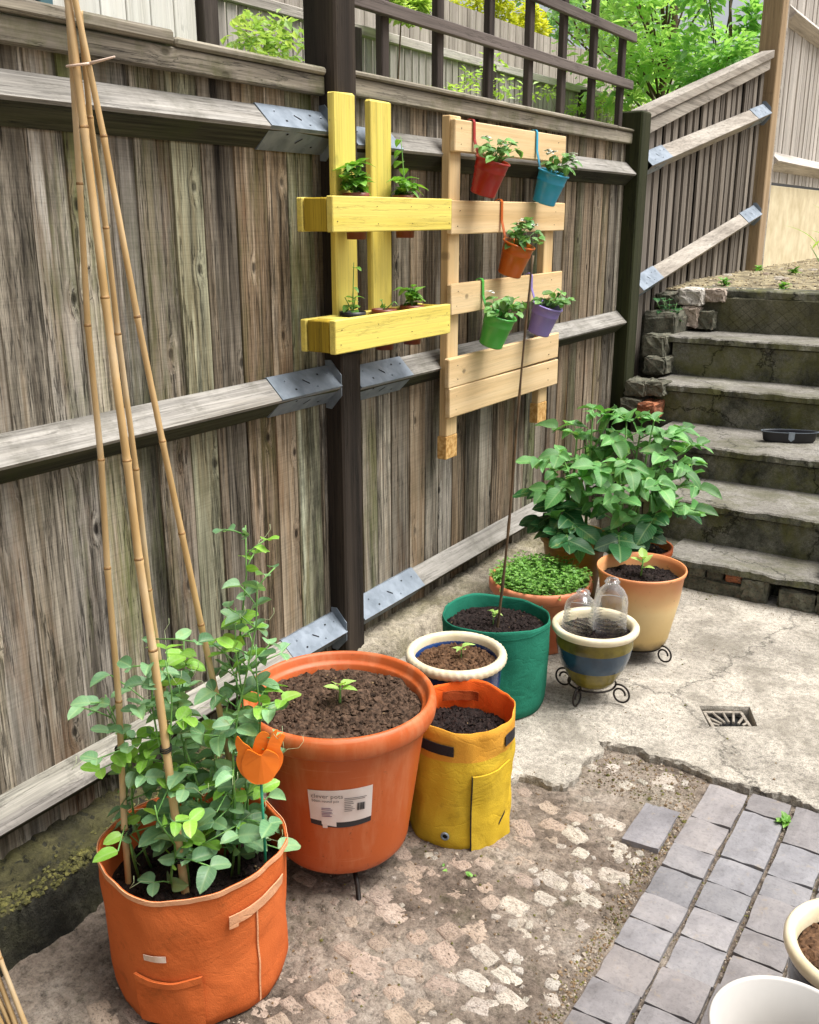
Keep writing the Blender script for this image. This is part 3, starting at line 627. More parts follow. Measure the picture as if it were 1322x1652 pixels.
# recessed core and loose blocks of the bottom step
box('riser', .76, 3.2, 3.86, 4.0, -.02, .09, M_riser, steps)
def block(x0, x1, y0, y1, z0, z1, mat, wob=.008, name='block', seed=0, parent=steps):
    bm = bmesh.new(); bmesh.ops.create_cube(bm, size=1); bmesh.ops.bevel(bm, geom=list(bm.edges), offset=.09, segments=1, affect='EDGES')
    bmesh.ops.subdivide_edges(bm, edges=list(bm.edges), cuts=2, use_grid_fill=True); wob *= .6; r = random.Random(seed + int(x0 * 1000))
    cx, cy, cz = (x0 + x1) / 2, (y0 + y1) / 2, (z0 + z1) / 2
    for v in bm.verts: v.co = Vector((v.co.x * (x1 - x0) + r.uniform(-wob, wob), v.co.y * (y1 - y0) + r.uniform(-wob, wob), v.co.z * (z1 - z0) + r.uniform(-wob, wob)))
    me = bpy.data.meshes.new(name); bm.to_mesh(me); bm.free(); me.materials.append(mat); v_ = r.uniform(.85, 1.1)
    return link(name, me, parent, T(cx, cy, cz), (v_, v_, v_, 1))
block(.78, 1.08, 3.745, 3.9, -.02, .055, M_gstone); block(.80, .87, 3.75, 3.88, .055, .095, M_gstone, .005); block(.875, .94, 3.76, 3.88, .05, .095, M_gstone, .005); block(.95, 1.02, 3.755, 3.88, .058, .095, M_rbrick, .004)
block(1.02, 1.12, 3.74, 3.9, -.02, .093, M_gstone, .012); block(1.16, 1.30, 3.745, 3.9, -.02, .075, M_gstone); block(1.305, 1.55, 3.74, 3.9, -.02, .085, M_gstone); block(1.57, 1.9, 3.745, 3.9, -.02, .09, M_gstone); block(1.92, 2.3, 3.745, 3.9, -.02, .09, M_gstone); block(2.32, 3.1, 3.745, 3.9, -.02, .09, M_gstone)
# broken brickwork at the left ends
for (x0, x1, y0, y1, z0, z1, m) in [(.10, .21, 4.78, 4.95, .58, .66, M_gstone), (.2, .3, 4.80, 4.95, .59, .655, M_gstone), (.09, .2, 4.76, 4.95, .48, .57, M_gstone), (.2, .29, 4.72, 4.9, .48, .56, M_rbrick), (.10, .22, 5.05, 5.2, .66, .75, M_gstone), (.02, .14, 5.42, 5.6, .98, 1.06, M_gstone), (.13, .27, 5.45, 5.6, 1.0, 1.085, M_stone), (.16, .26, 5.44, 5.6, .88, .99, M_stonet), (.25, .34, 5.46, 5.56, .87, .97, M_gstone), (.27, .38, 5.50, 5.58, 1.02, 1.085, M_stonet), (.06, .19, 5.12, 5.3, .74, .86, M_gstone), (.18, .40, 4.33, 4.6, .3, .44, M_gstone), (.1, .36, 4.9, 5.2, .3, .6, M_gstone), (.0, .2, 5.25, 5.5, .6, .97, M_gstone), (.30, .52, 4.0, 4.35, -.02, .28, M_gstone), (.48, .74, 3.78, 4.05, -.02, .12, M_gstone), (1.305, 1.40, 3.80, 3.93, .12, .2, M_gstone), (1.31, 1.42, 3.93, 4.05, .12, .27, M_gstone)]:
    block(x0, x1, y0, y1, z0, z1, m, .012)

# upper bed at the head of the steps
M_bed = plain('dry leaf litter soil', rgb('544a38'), rgb('a09474'), scale=14, rough=.95, bump=.9, bscale=45, bdist=.02, jitter=False, detail=8)
def bed_z(x, y): return 1.075 + .02 * ss((y - 5.7) / .5) + .05 * ss((y - 6) / 3) * x + .015 * nz_(x, y, 0, 6) + .008 * nz_(x, y, 0, 21)
ub = sheet('upper_bed', lin(-.05, 3.4, 80), lin(5.6, 13, 120), bed_z, M_bed)
b = B(); rg = random.Random(41)
for _ in range(2600):
    y = 5.62 + 3.5 * rg.random() ** 1.8; x = rg.uniform(0, 1.8); s = rg.uniform(.003, .010)
    crumb(b, (x, y, bed_z(x, y) + s * .3), s, rg.choice([0, 0, 1, 2]), .45, rg)
tag(b.mk('leaf_litter', [plain('dry leaf', rgb('94825c'), rgb('b8a882'), rough=.9), plain('pale chip', rgb('b8a888'), rgb('d8ccb0'), rough=.9), plain('dark chip', rgb('3a2c20'), rgb('5a4634'), rough=.9)], kind='stuff'), 'dry leaves and wood chips strewn at the head of the steps', 'leaf litter')
rs2 = random.Random(61)
for _ in range(46):
    y = 5.66 + 2.6 * rs2.random() ** 1.6; x = rs2.uniform(.05, 1.5); q = rs2.uniform(.012, .04)
    link('stone', rs2.choice(SM + ST), ub, T(x, y, bed_z(x, y) + .004) @ Matrix.Rotation(rs2.uniform(0, 6.3), 4, 'Z') @ Matrix.Rotation(rs2.uniform(-.4, .4), 4, 'X') @ Matrix.Diagonal((q, q * .8, q * .6, 1)), (.9, .88, .82, 1))
M_lawn = plain('neighbour lawn', rgb('3a5a22'), rgb('6a8a3a'), scale=5, rough=.95, bump=.7, bscale=60, jitter=False)
sheet('neighbour_garden', [-40, -20, -8, -4, -2, -1, -.07], lin(-6, 45, 30), lambda x, y: .55 + .06 * max(0, y) * .7, M_lawn)

# ------------------------------------------------------------------ FENCES
def board_mesh(name, wid, h, mat, seed, thick=.014, thin=.006, n=12, wav=.003, lip=0):
    """feather-edge board: wide in y, facing +x, origin at foot"""
    r = random.Random(seed); V, F = [], []; sd_ = r.uniform(0, 99)
    for i in range(n + 1):
        z = h * i / n; e0 = wav * nz_(z, sd_, 0, 4); e1 = wav * nz_(z, sd_, 9, 4); bow = .004 * nz_(z, sd_, 4, 1.3)
        zt = z if i < n else h + r.uniform(-.004, .004)
        for (x, y) in ((0, e0), (thick, e0 + .001), (thick - .001, e0 + wid * .25), (thin + .003, wid * .7 + e1), (thin, wid + e1), (0, wid + e1)): V.append((x + bow, y, zt))
    for i in range(n):
        for k in range(6): a, c = i * 6 + k, i * 6 + (k + 1) % 6; F.append([a, c, c + 6, a + 6][::-1])
    F.append([0, 1, 2, 3, 4, 5]); F.append([n * 6 + k for k in range(6)][::-1])
    me = bpy.data.meshes.new(name); me.from_pydata(V, [], F); me.update(); me.materials.append(mat); return me
tones = [(1, .99, .95), (1.12, 1.1, 1.06), (.70, .67, .63), (1.0, .88, .74), (.85, .83, .79), (1.22, 1.19, 1.12), (.56, .52, .47), (.92, .96, .84), (1.1, .98, .84), (.84, .90, .74), (.66, .66, .68), (.95, .95, .96), (.78, .66, .54)]
def arris(name, y0, y1, z, mat, parent, h=.105, d=.062, skew=.0, z1=None):
    """triangular rail; z is the height of its upper edge at y0, z1 at y1"""
    z1 = z if z1 is None else z1; V, F = [], []; n = 16; cy = (y0 + y1) / 2
    for i in range(n + 1):
        t = i / n; y = y0 + (y1 - y0) * t; zz = z + (z1 - z) * t; q = .0025 * nz_(y, z, 0, 8)
        for (x, dz) in ((.0, 0), (.004, .002), (d - .006 + q, -h * .5 + .005), (d + q, -h * .5 - .002), (d - .006 + q, -h * .5 - .010), (.004, -h - .002), (0, -h)): V.append((x, y - cy, zz + dz - z))
    for i in range(n):
        for k in range(6): a = i * 7 + k; F.append([a, a + 7, a + 8, a + 1][::-1])
    F.append(list(range(7))); F.append([n * 7 + k for k in range(7)][::-1])
    low_ = M_algshade if mat in (M_rail, M_lichen) else mat
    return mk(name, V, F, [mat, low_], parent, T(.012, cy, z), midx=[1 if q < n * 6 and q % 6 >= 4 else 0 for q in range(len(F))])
def bracket(y0, y1, z, parent, h=.105, d=.062, z1=None, flange=0, post_y=None):
    z1 = z if z1 is None else z1; b = B(); o = .003
    def P(t, x, dz): return (x + .012, y0 + (y1 - y0) * t, z + (z1 - z) * t + dz)
    pr = [(-.004, .004), (.006, .006), (d + o, -h * .5), (.006, -h - .006), (-.004, -h - .004)]
    V = [P(t, x, dz) for t in (0, 1) for x, dz in pr]; F = [[k, k + 1, k + 6, k + 5] for k in range(4)]; F += [[4, 3, 2, 1, 0], [5, 6, 7, 8, 9]]
    b.add(V, F, 0)
    # slots and nail holes, punched dark
    for (t, u, l, w_) in ((.28, .72, .007, .005), (.5, .5, .026, .0035), (.74, .3, .007, .005)):
        for side in (0, 1):
            a = Vector((.006, 0, .006 if side == 0 else -h - .006)); c = Vector((d + o, 0, -h * .5)); p = a.lerp(c, u)
            nrm = Vector((h * .5, 0, (d if side == 0 else -d))).normalized(); al = (c - a).normalized()
            q = Vector(P(t, p.x, p.z)) + nrm * .0012; yv = Vector((0, 1, 0)); dv = (yv * .75 + al * .65).normalized() if l > .02 else yv
            e = nrm.cross(dv).normalized()
            vs_ = [q + dv * l * sx + e * w_ * .5 * sy + nrm * k for k in (0, .0006) for sx, sy in ((-.5, -1), (.5, -1), (.5, 1), (-.5, 1))]
            b.add(vs_, [[4, 5, 6, 7], [0, 1, 5, 4], [1, 2, 6, 5], [2, 3, 7, 6], [3, 0, 4, 7]], 1)
    for (t, u) in ((.2, .3), (.62, .78), (.9, .35)):
        a = Vector((.006, 0, .006)); c = Vector((d + o, 0, -h * .5)); p = a.lerp(c, u); q = Vector(P(t, p.x, p.z)) + Vector((h * .5, 0, d)).normalized() * .0015; b.add([q + v * .0042 for v in OCT_V], OCT_F, 0)
    if flange:
        yp = y1 if flange > 0 else y0; zz = z1 if flange > 0 else z; s = -1 if flange > 0 else 1
        b.add([(.012, yp, zz + .022), (.034, yp, zz + .024), (.074, yp, zz - .02), (.074, yp, zz - h * .8), (.034, yp, zz - h - .024), (.012, yp, zz - h - .022)] +
              [(.012, yp + s * .003, zz + .022), (.034, yp + s * .003, zz + .024), (.074, yp + s * .003, zz - .02), (.074, yp + s * .003, zz - h * .8), (.034, yp + s * .003, zz - h - .024), (.012, yp + s * .003, zz - h - .022)],
              [[0, 1, 2, 3, 4, 5], [11, 10, 9, 8, 7, 6]] + [[k, (k + 1) % 6, (k + 1) % 6 + 6, k + 6] for k in range(6)], 0)
    return b.mk('rail_bracket', [M_galv, M_black], parent)
fence = thing('board_fence', 'tall weathered feather-edge board fence with triangular rails behind the row of pots', 'fence', (0, 2.4, 0))
rf = random.Random(3); cnt = 0
for (ya, yb, z0, z1) in ((-.62, 2.375, -.02, 1.838), (2.465, 4.84, .02, 1.842)):
    y = ya; last = None
    while y < yb - .02:
        wv = rf.uniform(.088, .122); wv = min(wv, yb - y)
        t = rf.choice([q for q in tones if q is not last]); last = t; k = rf.uniform(.85, 1.12)
        me = board_mesh('board', wv + .012, z1 - z0 - rf.uniform(0, .012), M_board, cnt, rf.uniform(.010, .013), rf.uniform(.005, .008))
        link('board', me, fence, T(rf.uniform(-.002, .002), y, z0) @ Matrix.Rotation(rf.uniform(-.003, .003), 4, 'X'), (t[0] * k, t[1] * k, t[2] * k, 1)); y += wv; cnt += 1
box('post', -.04, .075, 2.37, 2.472, -.05, 2.55, M_post, fence, .006)
box('post', -.05, .085, 4.835, 4.965, .0, 1.965, M_corner, fence, .008)
for (y0, y1, za, zm, zb) in ((-.62, 2.37, 1.748, 1.015, .20), (2.472, 4.835, 1.722, .995, .205)):
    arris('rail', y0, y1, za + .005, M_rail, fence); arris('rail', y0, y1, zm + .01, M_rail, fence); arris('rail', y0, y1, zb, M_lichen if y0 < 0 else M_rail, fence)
bracket(2.085, 2.37, 1.753, fence, flange=1); bracket(2.085, 2.37, 1.025, fence, flange=1); bracket(2.10, 2.37, .20, fence, flange=1)
bracket(2.472, 2.72, 1.727, fence); bracket(2.472, 2.78, 1.005, fence); bracket(2.472, 2.86, .205, fence)
# capping: a face strip and a flat cap on each bay, cut in lengths
for (y0, y1, z) in ((-.62, 2.365, 1.80), (2.474, 4.90, 1.812)):
    box('cap_strip', .013, .040, y0, y1, z, z + .052, M_cap, fence, .004)
box('cap', -.035, .052, -.62, 1.78, 1.856, 1.886, M_cap, fence, .006); box('cap', -.04, .048, 1.787, 2.366, 1.853, 1.874, M_cap, fence, .006)
box('cap', -.035, .05, 2.474, 4.62, 1.865, 1.882, M_cap, fence, .005); box('cap', -.033, .048, 4.625, 4.90, 1.866, 1.88, M_cap, fence, .005)

tre = thing('trellis', 'dark stained square trellis standing on top of the board fence', 'trellis', (-.01, 3.7, 1.88))
for i, (ya, w_) in enumerate([(2.72, .03), (3.055, .03), (3.42, .03), (3.755, .03), (4.075, .03), (4.405, .03), (4.755, .035)]):
    box('upright', -.03, -.004, ya, ya + w_ + .012, 1.884, 2.52 if i < 6 else 2.30, M_trellisv, tre, .003)
for z, y1 in ((2.062, 4.86), (2.272, 4.87), (2.48, 4.5)): box('crossbar', -.002, .02, 2.475, y1, z, z + .040, M_trellis, tre, .003)

# raked side fence climbing beside the steps
side = thing('side_fence', 'brown slatted fence panel sloping uphill beside the steps', 'fence', (0, 6.2, .9))
def sl(y): return (y - 5.0) / 2.4
n = 19; rf = random.Random(9)
SB = [board_mesh('board', .084, 1.0, M_side, 300 + i, .012, .010, 6) for i in range(5)]
for i in range(n):
    y = 5.03 + i * .1255; t = sl(y + .05); zt = 1.93 + .565 * t; zb = .40 + .30 * t + .35 * ss((y - 5.2) / .5); zb = min(zb, 1.04)
    k = rf.uniform(.8, 1.15); link('board', rf.choice(SB), side, T(rf.uniform(-.004, .004), y, zb) @ Matrix.Diagonal((1, 1, zt - zb, 1)), (k, k * .97, k * .93, 1))
mk('backing', [(-.012, 5.0, .2), (-.012, 7.42, .9), (-.012, 7.42, 2.45), (-.012, 5.0, 1.9), (-.03, 5.0, .2), (-.03, 7.42, .9), (-.03, 7.42, 2.45), (-.03, 5.0, 1.9)], [[0, 1, 2, 3], [7, 6, 5, 4], [0, 4, 5, 1], [1, 5, 6, 2], [2, 6, 7, 3], [3, 7, 4, 0]], M_post, side)
b = B()
def beam(name, y0, z0, y1, z1, x0, x1, h, mat, parent):
    cy, cz = (y0 + y1) / 2, (z0 + z1) / 2
    V, F = boxg(x0, x1, y0 - cy, y1 - cy, -h / 2, h / 2, .004)
    for v in V: v.z += (z1 - z0) * (v.y / (y1 - y0))
    return mk(name, V, F, mat, parent, T(0, cy, cz))
beam('cap', 4.968, 1.955, 7.40, 2.535, -.03, .06, .05, M_siderail, side); beam('cap_strip', 5.05, 1.905, 7.38, 2.47, .018, .045, .07, M_siderail, side)
arris('rail', 5.03, 7.40, 1.775, M_siderail, side, .11, .07, z1=2.215); arris('rail', 5.03, 7.42, 1.155, M_siderail, side, .11, .07, z1=1.545)
zr = lambda a, b_, y: a + (b_ - a) * (y - 5.03) / 2.37
bracket(5.03, 5.34, 1.775, side, .11, .07, z1=zr(1.775, 2.215, 5.34)); bracket(7.06, 7.40, zr(1.775, 2.215, 7.06), side, .11, .07, z1=2.215, flange=1)
bracket(5.03, 5.34, 1.155, side, .11, .07, z1=zr(1.155, 1.545, 5.34)); bracket(7.06, 7.42, zr(1.155, 1.545, 7.06), side, .11, .07, z1=1.545, flange=1)
box('batten', .0, .05, 4.97, 5.03, .3, 1.93, M_siderail, side, .004)
upf = thing('upper_fence', 'silver grey board fence beyond the tan post on the upper level', 'fence', (0, 9.6, 1.1))
box('post', -.06, .075, 7.44, 7.60, .95, 3.7, M_newpost, upf, .006); box('post_batten', .0, .06, 7.625, 7.70, 1.0, 3.7, M_siderail, upf, .004)
rf = random.Random(19); UB = [board_mesh('board', .152, 1.75, M_far, 400 + i, .014, .008, 6) for i in range(4)]
y = 7.70
while y < 12.4:
    k = rf.uniform(.9, 1.12); link('board', rf.choice(UB), upf, T(rf.uniform(-.003, .003), y, 1.72) @ Matrix.Diagonal((1, 1, 1.0, 1)), (k, k, k * .98, 1)); y += .142
arris('rail', 7.78, 12.4, 2.92, M_farrail, upf, .14, .08); arris('rail', 7.72, 12.4, 1.93, M_farrail, upf, .13, .075)
box('cap', -.04, .06, 7.7, 12.4, 3.475, 3.53, M_farrail, upf, .004)
M_render = plain('cream render', rgb('c4b490'), rgb('dccfae'), scale=6, rough=.9, bump=.4, bscale=50, jitter=False)
wallo = mk('low_wall', *boxg(-.12, .006, 7.64, 12.4, .9, 1.70, .006), M_render); tag(wallo, 'low cream rendered wall under the silver grey fence', 'wall')

# ------------------------------------------------------------------ YELLOW PALLET PLANTER
yp = thing('pallet_planter', 'bright yellow painted pallet planter with two shelf boxes', 'planter', (.1, 2.45, 1.1))
box('upright', .078, .100, 2.322, 2.425, 1.18, 1.806, M_ypaint_z, yp, .004, wob=.002); box('upright', .078, .100, 2.503, 2.615, 1.18, 1.800, M_ypaint_z, yp, .004, wob=.002)
for (z0, z1) in ((1.430, 1.525), (1.100, 1.195)):
    box('front_board', .186, .208, 2.165, 2.80, z0, z1, M_ypaint_y, yp, .0025)
    box('end_block', .104, .182, 2.170, 2.215, z0 + .002, z1 - .004, M_yend, yp, .003); box('back_board', .080, .101, 2.168, 2.80, z0 + .001, z1 - .003, M_ypaint_y, yp, .003)
    box('end_block', .104, .182, 2.765, 2.797, z0 + .002, z1 - .004, M_yend, yp, .003)
box('shelf_top', .104, .183, 2.217, 2.275, 1.183, 1.193, M_ypaint_y, yp, .002)
b = B()
for z in (1.455, 1.50, 1.125, 1.17):
    for y in (2.19, 2.375, 2.56, 2.78): crumb(b, (.2085, y + rnd.uniform(-.006, .006), z + rnd.uniform(-.004, .004)), .0026, 0, .5)
b.mk('nail_heads', M_iron, yp, kind='stuff')
# ------------------------------------------------------------------ NATURAL PALLET
pal = thing('wooden_pallet', 'bare pine pallet fixed to the fence holding the coloured buckets', 'pallet', (.1, 3.4, .63))
box('upright', .066, .098, 2.968, 3.045, .70, 1.795, M_pine_z, pal, .003); box('upright', .066, .098, 3.745, 3.83, .70, 1.775, M_pine_z, pal, .003)
box('foot_block', .060, .099, 2.966, 3.047, .615, .70, M_osb, pal, .002); box('foot_block', .060, .099, 3.743, 3.832, .615, .70, M_osb, pal, .002)
for (za, zb, y0, y1) in ((1.680, 1.782, 2.965, 3.87), (1.415, 1.525, 2.95, 3.885), (1.143, 1.248, 2.955, 3.89), (.886, .990, 2.945, 3.885), (.772, .880, 2.95, 3.89)):
    k = rnd.uniform(.94, 1.04); box('slat', .1, .12, y0, y1, za, zb, M_pine_y, pal, .003, (k, k * .98, k * .95, 1), .001, Matrix.Rotation(rnd.uniform(-.006, .006), 4, 'X'))
b = B()
for z in (1.755, 1.705, 1.49, 1.44, 1.22, 1.17, .96, .91, .85, .80):
    for y in (2.998, 3.79): crumb(b, (.1205, y + rnd.uniform(-.01, .01), z), .0035, 0, .5)
b.mk('nail_heads', M_iron, pal, kind='stuff')

# ------------------------------------------------------------------ PLANT BUILDERS
def leaf_mesh(name, L, W_, mat, n=6, a=.75, p=1.0, fold=.25, curl=.25, wav=.0, seed=0, lobes=0):
    r = random.Random(seed); V, F = [], []; S = (-1, -.55, 0, .55, 1)
    for i in range(n + 1):
        t = i / n; w_ = W_ / 2 * max(.03, math.sin(math.pi * min(1, t ** a)) ** p)
        if lobes: w_ *= 1 + .22 * math.sin(t * math.pi * lobes)
        for s in S:
            x = w_ * s; V.append((x, L * t, fold * abs(x) - curl * L * t * t + wav * L * math.sin(t * 9 + s * 2 + seed) * abs(s)))
    for i in range(n):
        for k in range(4): q = i * 5 + k; F.append([q, q + 1, q + 6, q + 5])
    me = bpy.data.meshes.new(name); me.from_pydata(V, [], F); me.update(); me.materials.append(mat); me.polygons.foreach_set('use_smooth', [True] * len(F)); return me
def orient(pos, d, up, s=1.0):
    y = Vector(d).normalized(); z = Vector(up) - y * Vector(up).dot(y)
    if z.length < 1e-3: z = y.orthogonal()
    z.normalize(); x = y.cross(z)
    return Matrix(((x.x, y.x, z.x, pos[0]), (x.y, y.y, z.y, pos[1]), (x.z, y.z, z.z, pos[2]), (0, 0, 0, 1))) @ Matrix.Diagonal((s, s, s, 1))
def rdir(r, el0, el1, az=None, spread=3.15):
    a = (r.uniform(0, 6.283) if az is None else az + r.uniform(-spread, spread)); e = r.uniform(el0, el1)
    return Vector((math.cos(a) * math.cos(e), math.sin(a) * math.cos(e), math.sin(e)))
KEEP_CLEAR = Vector((.716, 1.219, .466)); EYE = Vector((1.84, 0, 1.47))
def lf(plant, me, pos, d, up=(0, 0, 1), s=1.0, k=1.0, col=None):
    if plant.name.startswith('pea'):      # the tulip ornament stands free of leaves
        q = Vector(pos) + Vector(d).normalized() * .025 * s; ax = (KEEP_CLEAR - EYE); t_ = (q - EYE).dot(ax) / ax.length_squared
        if t_ < 1.03 and ((q - EYE) - ax * t_).length < .06: return None
    return link('leaf', me, plant, orient(pos, d, up, s), col or (k, k, k, 1))
PEA = [leaf_mesh('leaf', .050, .036, M_pea, 8, .80, .5, f_, q, .02, i) for i, (q, f_) in enumerate(((.1, .2), (.3, .5), (.5, .3), (.2, .9), (-.15, .4)))]
PEAY = [leaf_mesh('leaf', .050, .034, M_peay, 8, .80, .5, .25, q, .015, i) for i, q in enumerate((.1, .35))]
POT = [leaf_mesh('leaf', .086, .058, M_potato, 8, .72, .68, f_, q, .035, i) for i, (q, f_) in enumerate(((.12, .25), (.35, .4), (.55, .2), (.25, .7)))]
POTD = [leaf_mesh('leaf', .095, .066, M_potatod, 8, .74, .6, .15, q, .02, i) for i, q in enumerate((.15, .4))]
SEED = [leaf_mesh('leaf', .05, .03, M_seed, 5, .75, .8, .3, q, .02, i) for i, q in enumerate((.15, .45))]
HERB = [leaf_mesh('leaf', .038, .027, M_herb, 5, .75, .8, .3, q, .02, i) for i, q in enumerate((.2, .5))]
STRAW = [leaf_mesh('leaf', .036, .032, M_straw, 6, .8, .6, .25, q, .03, i, 0) for i, q in enumerate((.15, .45))]
PET = leaf_mesh('petal', .028, .028, M_white, 4, .8, .6, .2, .4, .05, 3)

def seedling(label, x, y, z, h, leaves, group='seedlings in the pots', scale=1.0, name='seedling', meshes=None, seed=0, col=None):
    r = random.Random(seed); t = thing(name, label, 'seedling', (x, y, z), group); lean = Vector((r.uniform(-.1, .1), r.uniform(-.1, .1), 1))
    b = B().tube([Vector((x, y, z - .01)), Vector((x, y, z)) + lean * h * .5, Vector((x, y, z)) + lean * h], [.0035 * scale, .003 * scale, .002 * scale], 6); b.mk('stem', M_stem, t, smooth=True)
    for i in range(leaves):
        f = 1 - .25 * (i // 2); p = Vector((x, y, z)) + lean * h * f; d = rdir(r, .1, .7, i * 2.6 + seed, .3)
        lf(t, r.choice(meshes or SEED), p, d, (0, 0, 1), scale * r.uniform(.8, 1.2), r.uniform(.9, 1.15), col)
    return t
def herb(label, x, y, z, h, spread, nst, meshes, seed, group, name='herb_plant', ls=1.0, per=6, flowers=0, lean=(0, 0), elr=(-.3, .6), cat='plant', tall=None):
    r = random.Random(seed); t = thing(name, label, cat, (x, y, z), group); b = B()
    for i in range(nst):
        a = r.uniform(0, 6.283); q = spread * r.uniform(.2, 1); hh = h * r.uniform(.55, 1.0)
        if tall and i == 0: hh, q = tall, spread * .4
        P = [Vector((x, y, z)) + Vector((math.cos(a) * q * u ** 1.3 + lean[0] * u, math.sin(a) * q * u ** 1.3 + lean[1] * u, hh * u)) for u in (0, .35, .7, 1)]
        b.tube(P, [.0022, .002, .0016, .001], 5)
        for k in range(per):
            u = .25 + .75 * (k + r.random()) / per; seg = min(2, int(u * 3)); p = P[seg].lerp(P[seg + 1], u * 3 - seg)
            lf(t, r.choice(meshes), p, rdir(r, *elr), (0, 0, 1), ls * r.uniform(.6, 1.15), r.uniform(.8, 1.2))
    b.mk('stems', M_stem, t, smooth=True, kind='stuff')
    for i in range(flowers):
        p = Vector((x, y, z)) + Vector((r.uniform(-spread, spread) + lean[0] * .6, r.uniform(-spread, spread) + lean[1] * .6, h * r.uniform(.45, 1.0)))
        for k in range(4): link('petal', PET, t, orient(p, rdir(r, .0, .6, k * 1.57, .3), (0, 0, 1), r.uniform(.7, 1.0)), W1)
    return t

def bushy(label, p, rad, h, n, meshes, seed, group, ls=1.0, flowers=0, lean=(.02, 0)):
    r = random.Random(seed); t = thing('flowering_plant', label, 'plant', p, group); b = B(); p = Vector(p)
    for i in range(n):
        a = r.uniform(0, 6.283); e = r.random(); rr = rad * math.sqrt(r.random()); tip = p + Vector((rr * math.cos(a) + lean[0], rr * math.sin(a) + lean[1], h * (.25 + .75 * e) * (1.1 - .6 * (rr / rad) ** 2)))
        root = p + Vector((rr * .45 * math.cos(a), rr * .45 * math.sin(a), 0)); b.tube([root, root.lerp(tip, .55) + Vector((0, 0, .008)), tip], .0011, 4)
        for k in range(r.choice([1, 2, 3])): lf(t, r.choice(meshes), tip, Vector((math.cos(a) * .6, math.sin(a) * .6, 0)) + rdir(r, -.5, .5), Vector((.25, -.3, 1)), ls * r.uniform(.55, 1.15), r.uniform(.55, 1.3))
    b.mk('stems', M_stem, t, smooth=True, kind='stuff')
    for i in range(flowers):
        a = r.uniform(0, 6.283); rr = rad * .9 * math.sqrt(r.random()); q = p + Vector((rr * math.cos(a) + lean[0], rr * math.sin(a) + lean[1], h * r.uniform(.6, 1.1)))
        for k in range(5): link('petal', PET, t, orient(q, rdir(r, .1, .6, k * 1.257, .2), (0, 0, 1), r.uniform(.55, .8)), W1)
    return t

# hanging buckets -----------------------------------------------------------
def bucket(colname, hexc, rim, label, tilt, slat_z, seed):
    m = bucketmat(colname + ' enamel', rgb(hexc)); t = thing('hanging_bucket', label, 'bucket', rim, 'coloured buckets hooked on the bare pallet')
    Mx = T(*rim) @ Matrix.Rotation(R(tilt), 4, 'Y') @ T(0, 0, -.118)
    rr, rb_, h = .059, .043, .118
    def rad(z): return rb_ + (rr - rb_) * z / h
    prof = [(.001, .006), (rb_ - .003, .006), (rb_, 0), (rb_ + .002, .004), (rb_ + .002, .008)] + [(rad(z), z) for z in (.012, .04, .041, .078)] + [(rad(.08) + .0015, .08), (rad(.084) + .0015, .084), (rad(.087), .087), (rad(.112), .112), (rr + .0035, .114), (rr + .004, .118), (rr + .001, .121), (rr - .003, .118), (rad(.09) - .003, .09), (rad(.086) - .003, .086)]
    lathe('pail', prof, m, t, Mx, 40)
    soil(t, 0, 0, 0, .01, M_soild, n=0) if False else None
    V, F = latheg([(rad(.1) - .003, .1), (.03, .106), (.001, .109)], 24); mk('soil', V, F, M_soild, t, Mx, True)
    # strap hooked over the slat
    top = Mx @ Vector((-rr * .98, 0, .112)); y = top.y
    P = [top + Vector((-.002, 0, -.012)), top, Vector((.126, y, top.z + (slat_z - top.z) * .5)), Vector((.1245, y, slat_z - .002)), Vector((.120, y, slat_z + .006)), Vector((.110, y, slat_z + .008)), Vector((.099, y, slat_z + .004)), Vector((.095, y, slat_z - .02))]
    V, F = [], []; hw = .0075
    for i, p in enumerate(P):
        d = (P[min(i + 1, len(P) - 1)] - P[max(0, i - 1)]).normalized(); nn = d.cross(Vector((0, 1, 0)))
        for s, o in ((-1, -1), (1, -1), (1, 1), (-1, 1)): V.append(p + Vector((0, s * hw, 0)) + nn * o * .0012)
    for i in range(len(P) - 1):
        for k in range(4): F.append([i * 4 + k, i * 4 + (k + 1) % 4, i * 4 + 4 + (k + 1) % 4, i * 4 + 4 + k])
    F += [[3, 2, 1, 0], [len(P) * 4 - 4 + k for k in range(4)]]
    mk('strap', V, F, m, t)
    return Mx @ Vector((0, 0, .108))
BK = [('red', 'a01c10', (.200, 3.088, 1.656), 'red metal bucket hooked on the top slat of the pallet', 1.782, 'leafy white-flowered plant in the red bucket', 3, 'rosette'),
      ('sky blue', '2f9cc0', (.200, 3.585, 1.633), 'sky blue metal bucket hooked on the top slat of the pallet', 1.782, 'pale-flowered plant in the sky blue bucket', 4, ''),
      ('orange', 'c05a0c', (.200, 3.308, 1.376), 'orange metal bucket hooked on the second slat of the pallet', 1.525, 'dense green plant with white flowers in the orange bucket', 5, ''),
      ('green', '52b048', (.200, 3.175, 1.129), 'grass green metal bucket hooked on the third slat of the pallet', 1.248, 'dark leafy plant in the grass green bucket', 6, ''),
      ('purple', '8f7cc0', (.200, 3.582, 1.133), 'lilac metal bucket hooked on the third slat of the pallet', 1.248, 'round-leaved plant in the lilac bucket', 7, '')]
for (cn, hx, rim, lab, sz, pl, sdx, _) in BK:
    p = bucket(cn, hx, rim, lab, 19, sz, sdx)
    bushy(pl, p, {3: .075, 6: .07}.get(sdx, .06), {3: .08, 6: .09, 7: .075}.get(sdx, .085), 26, STRAW, sdx, 'plants growing in the hanging buckets', 1.0, {3: 4, 4: 9, 5: 6, 6: 2, 7: 0}[sdx], (.022, .006))

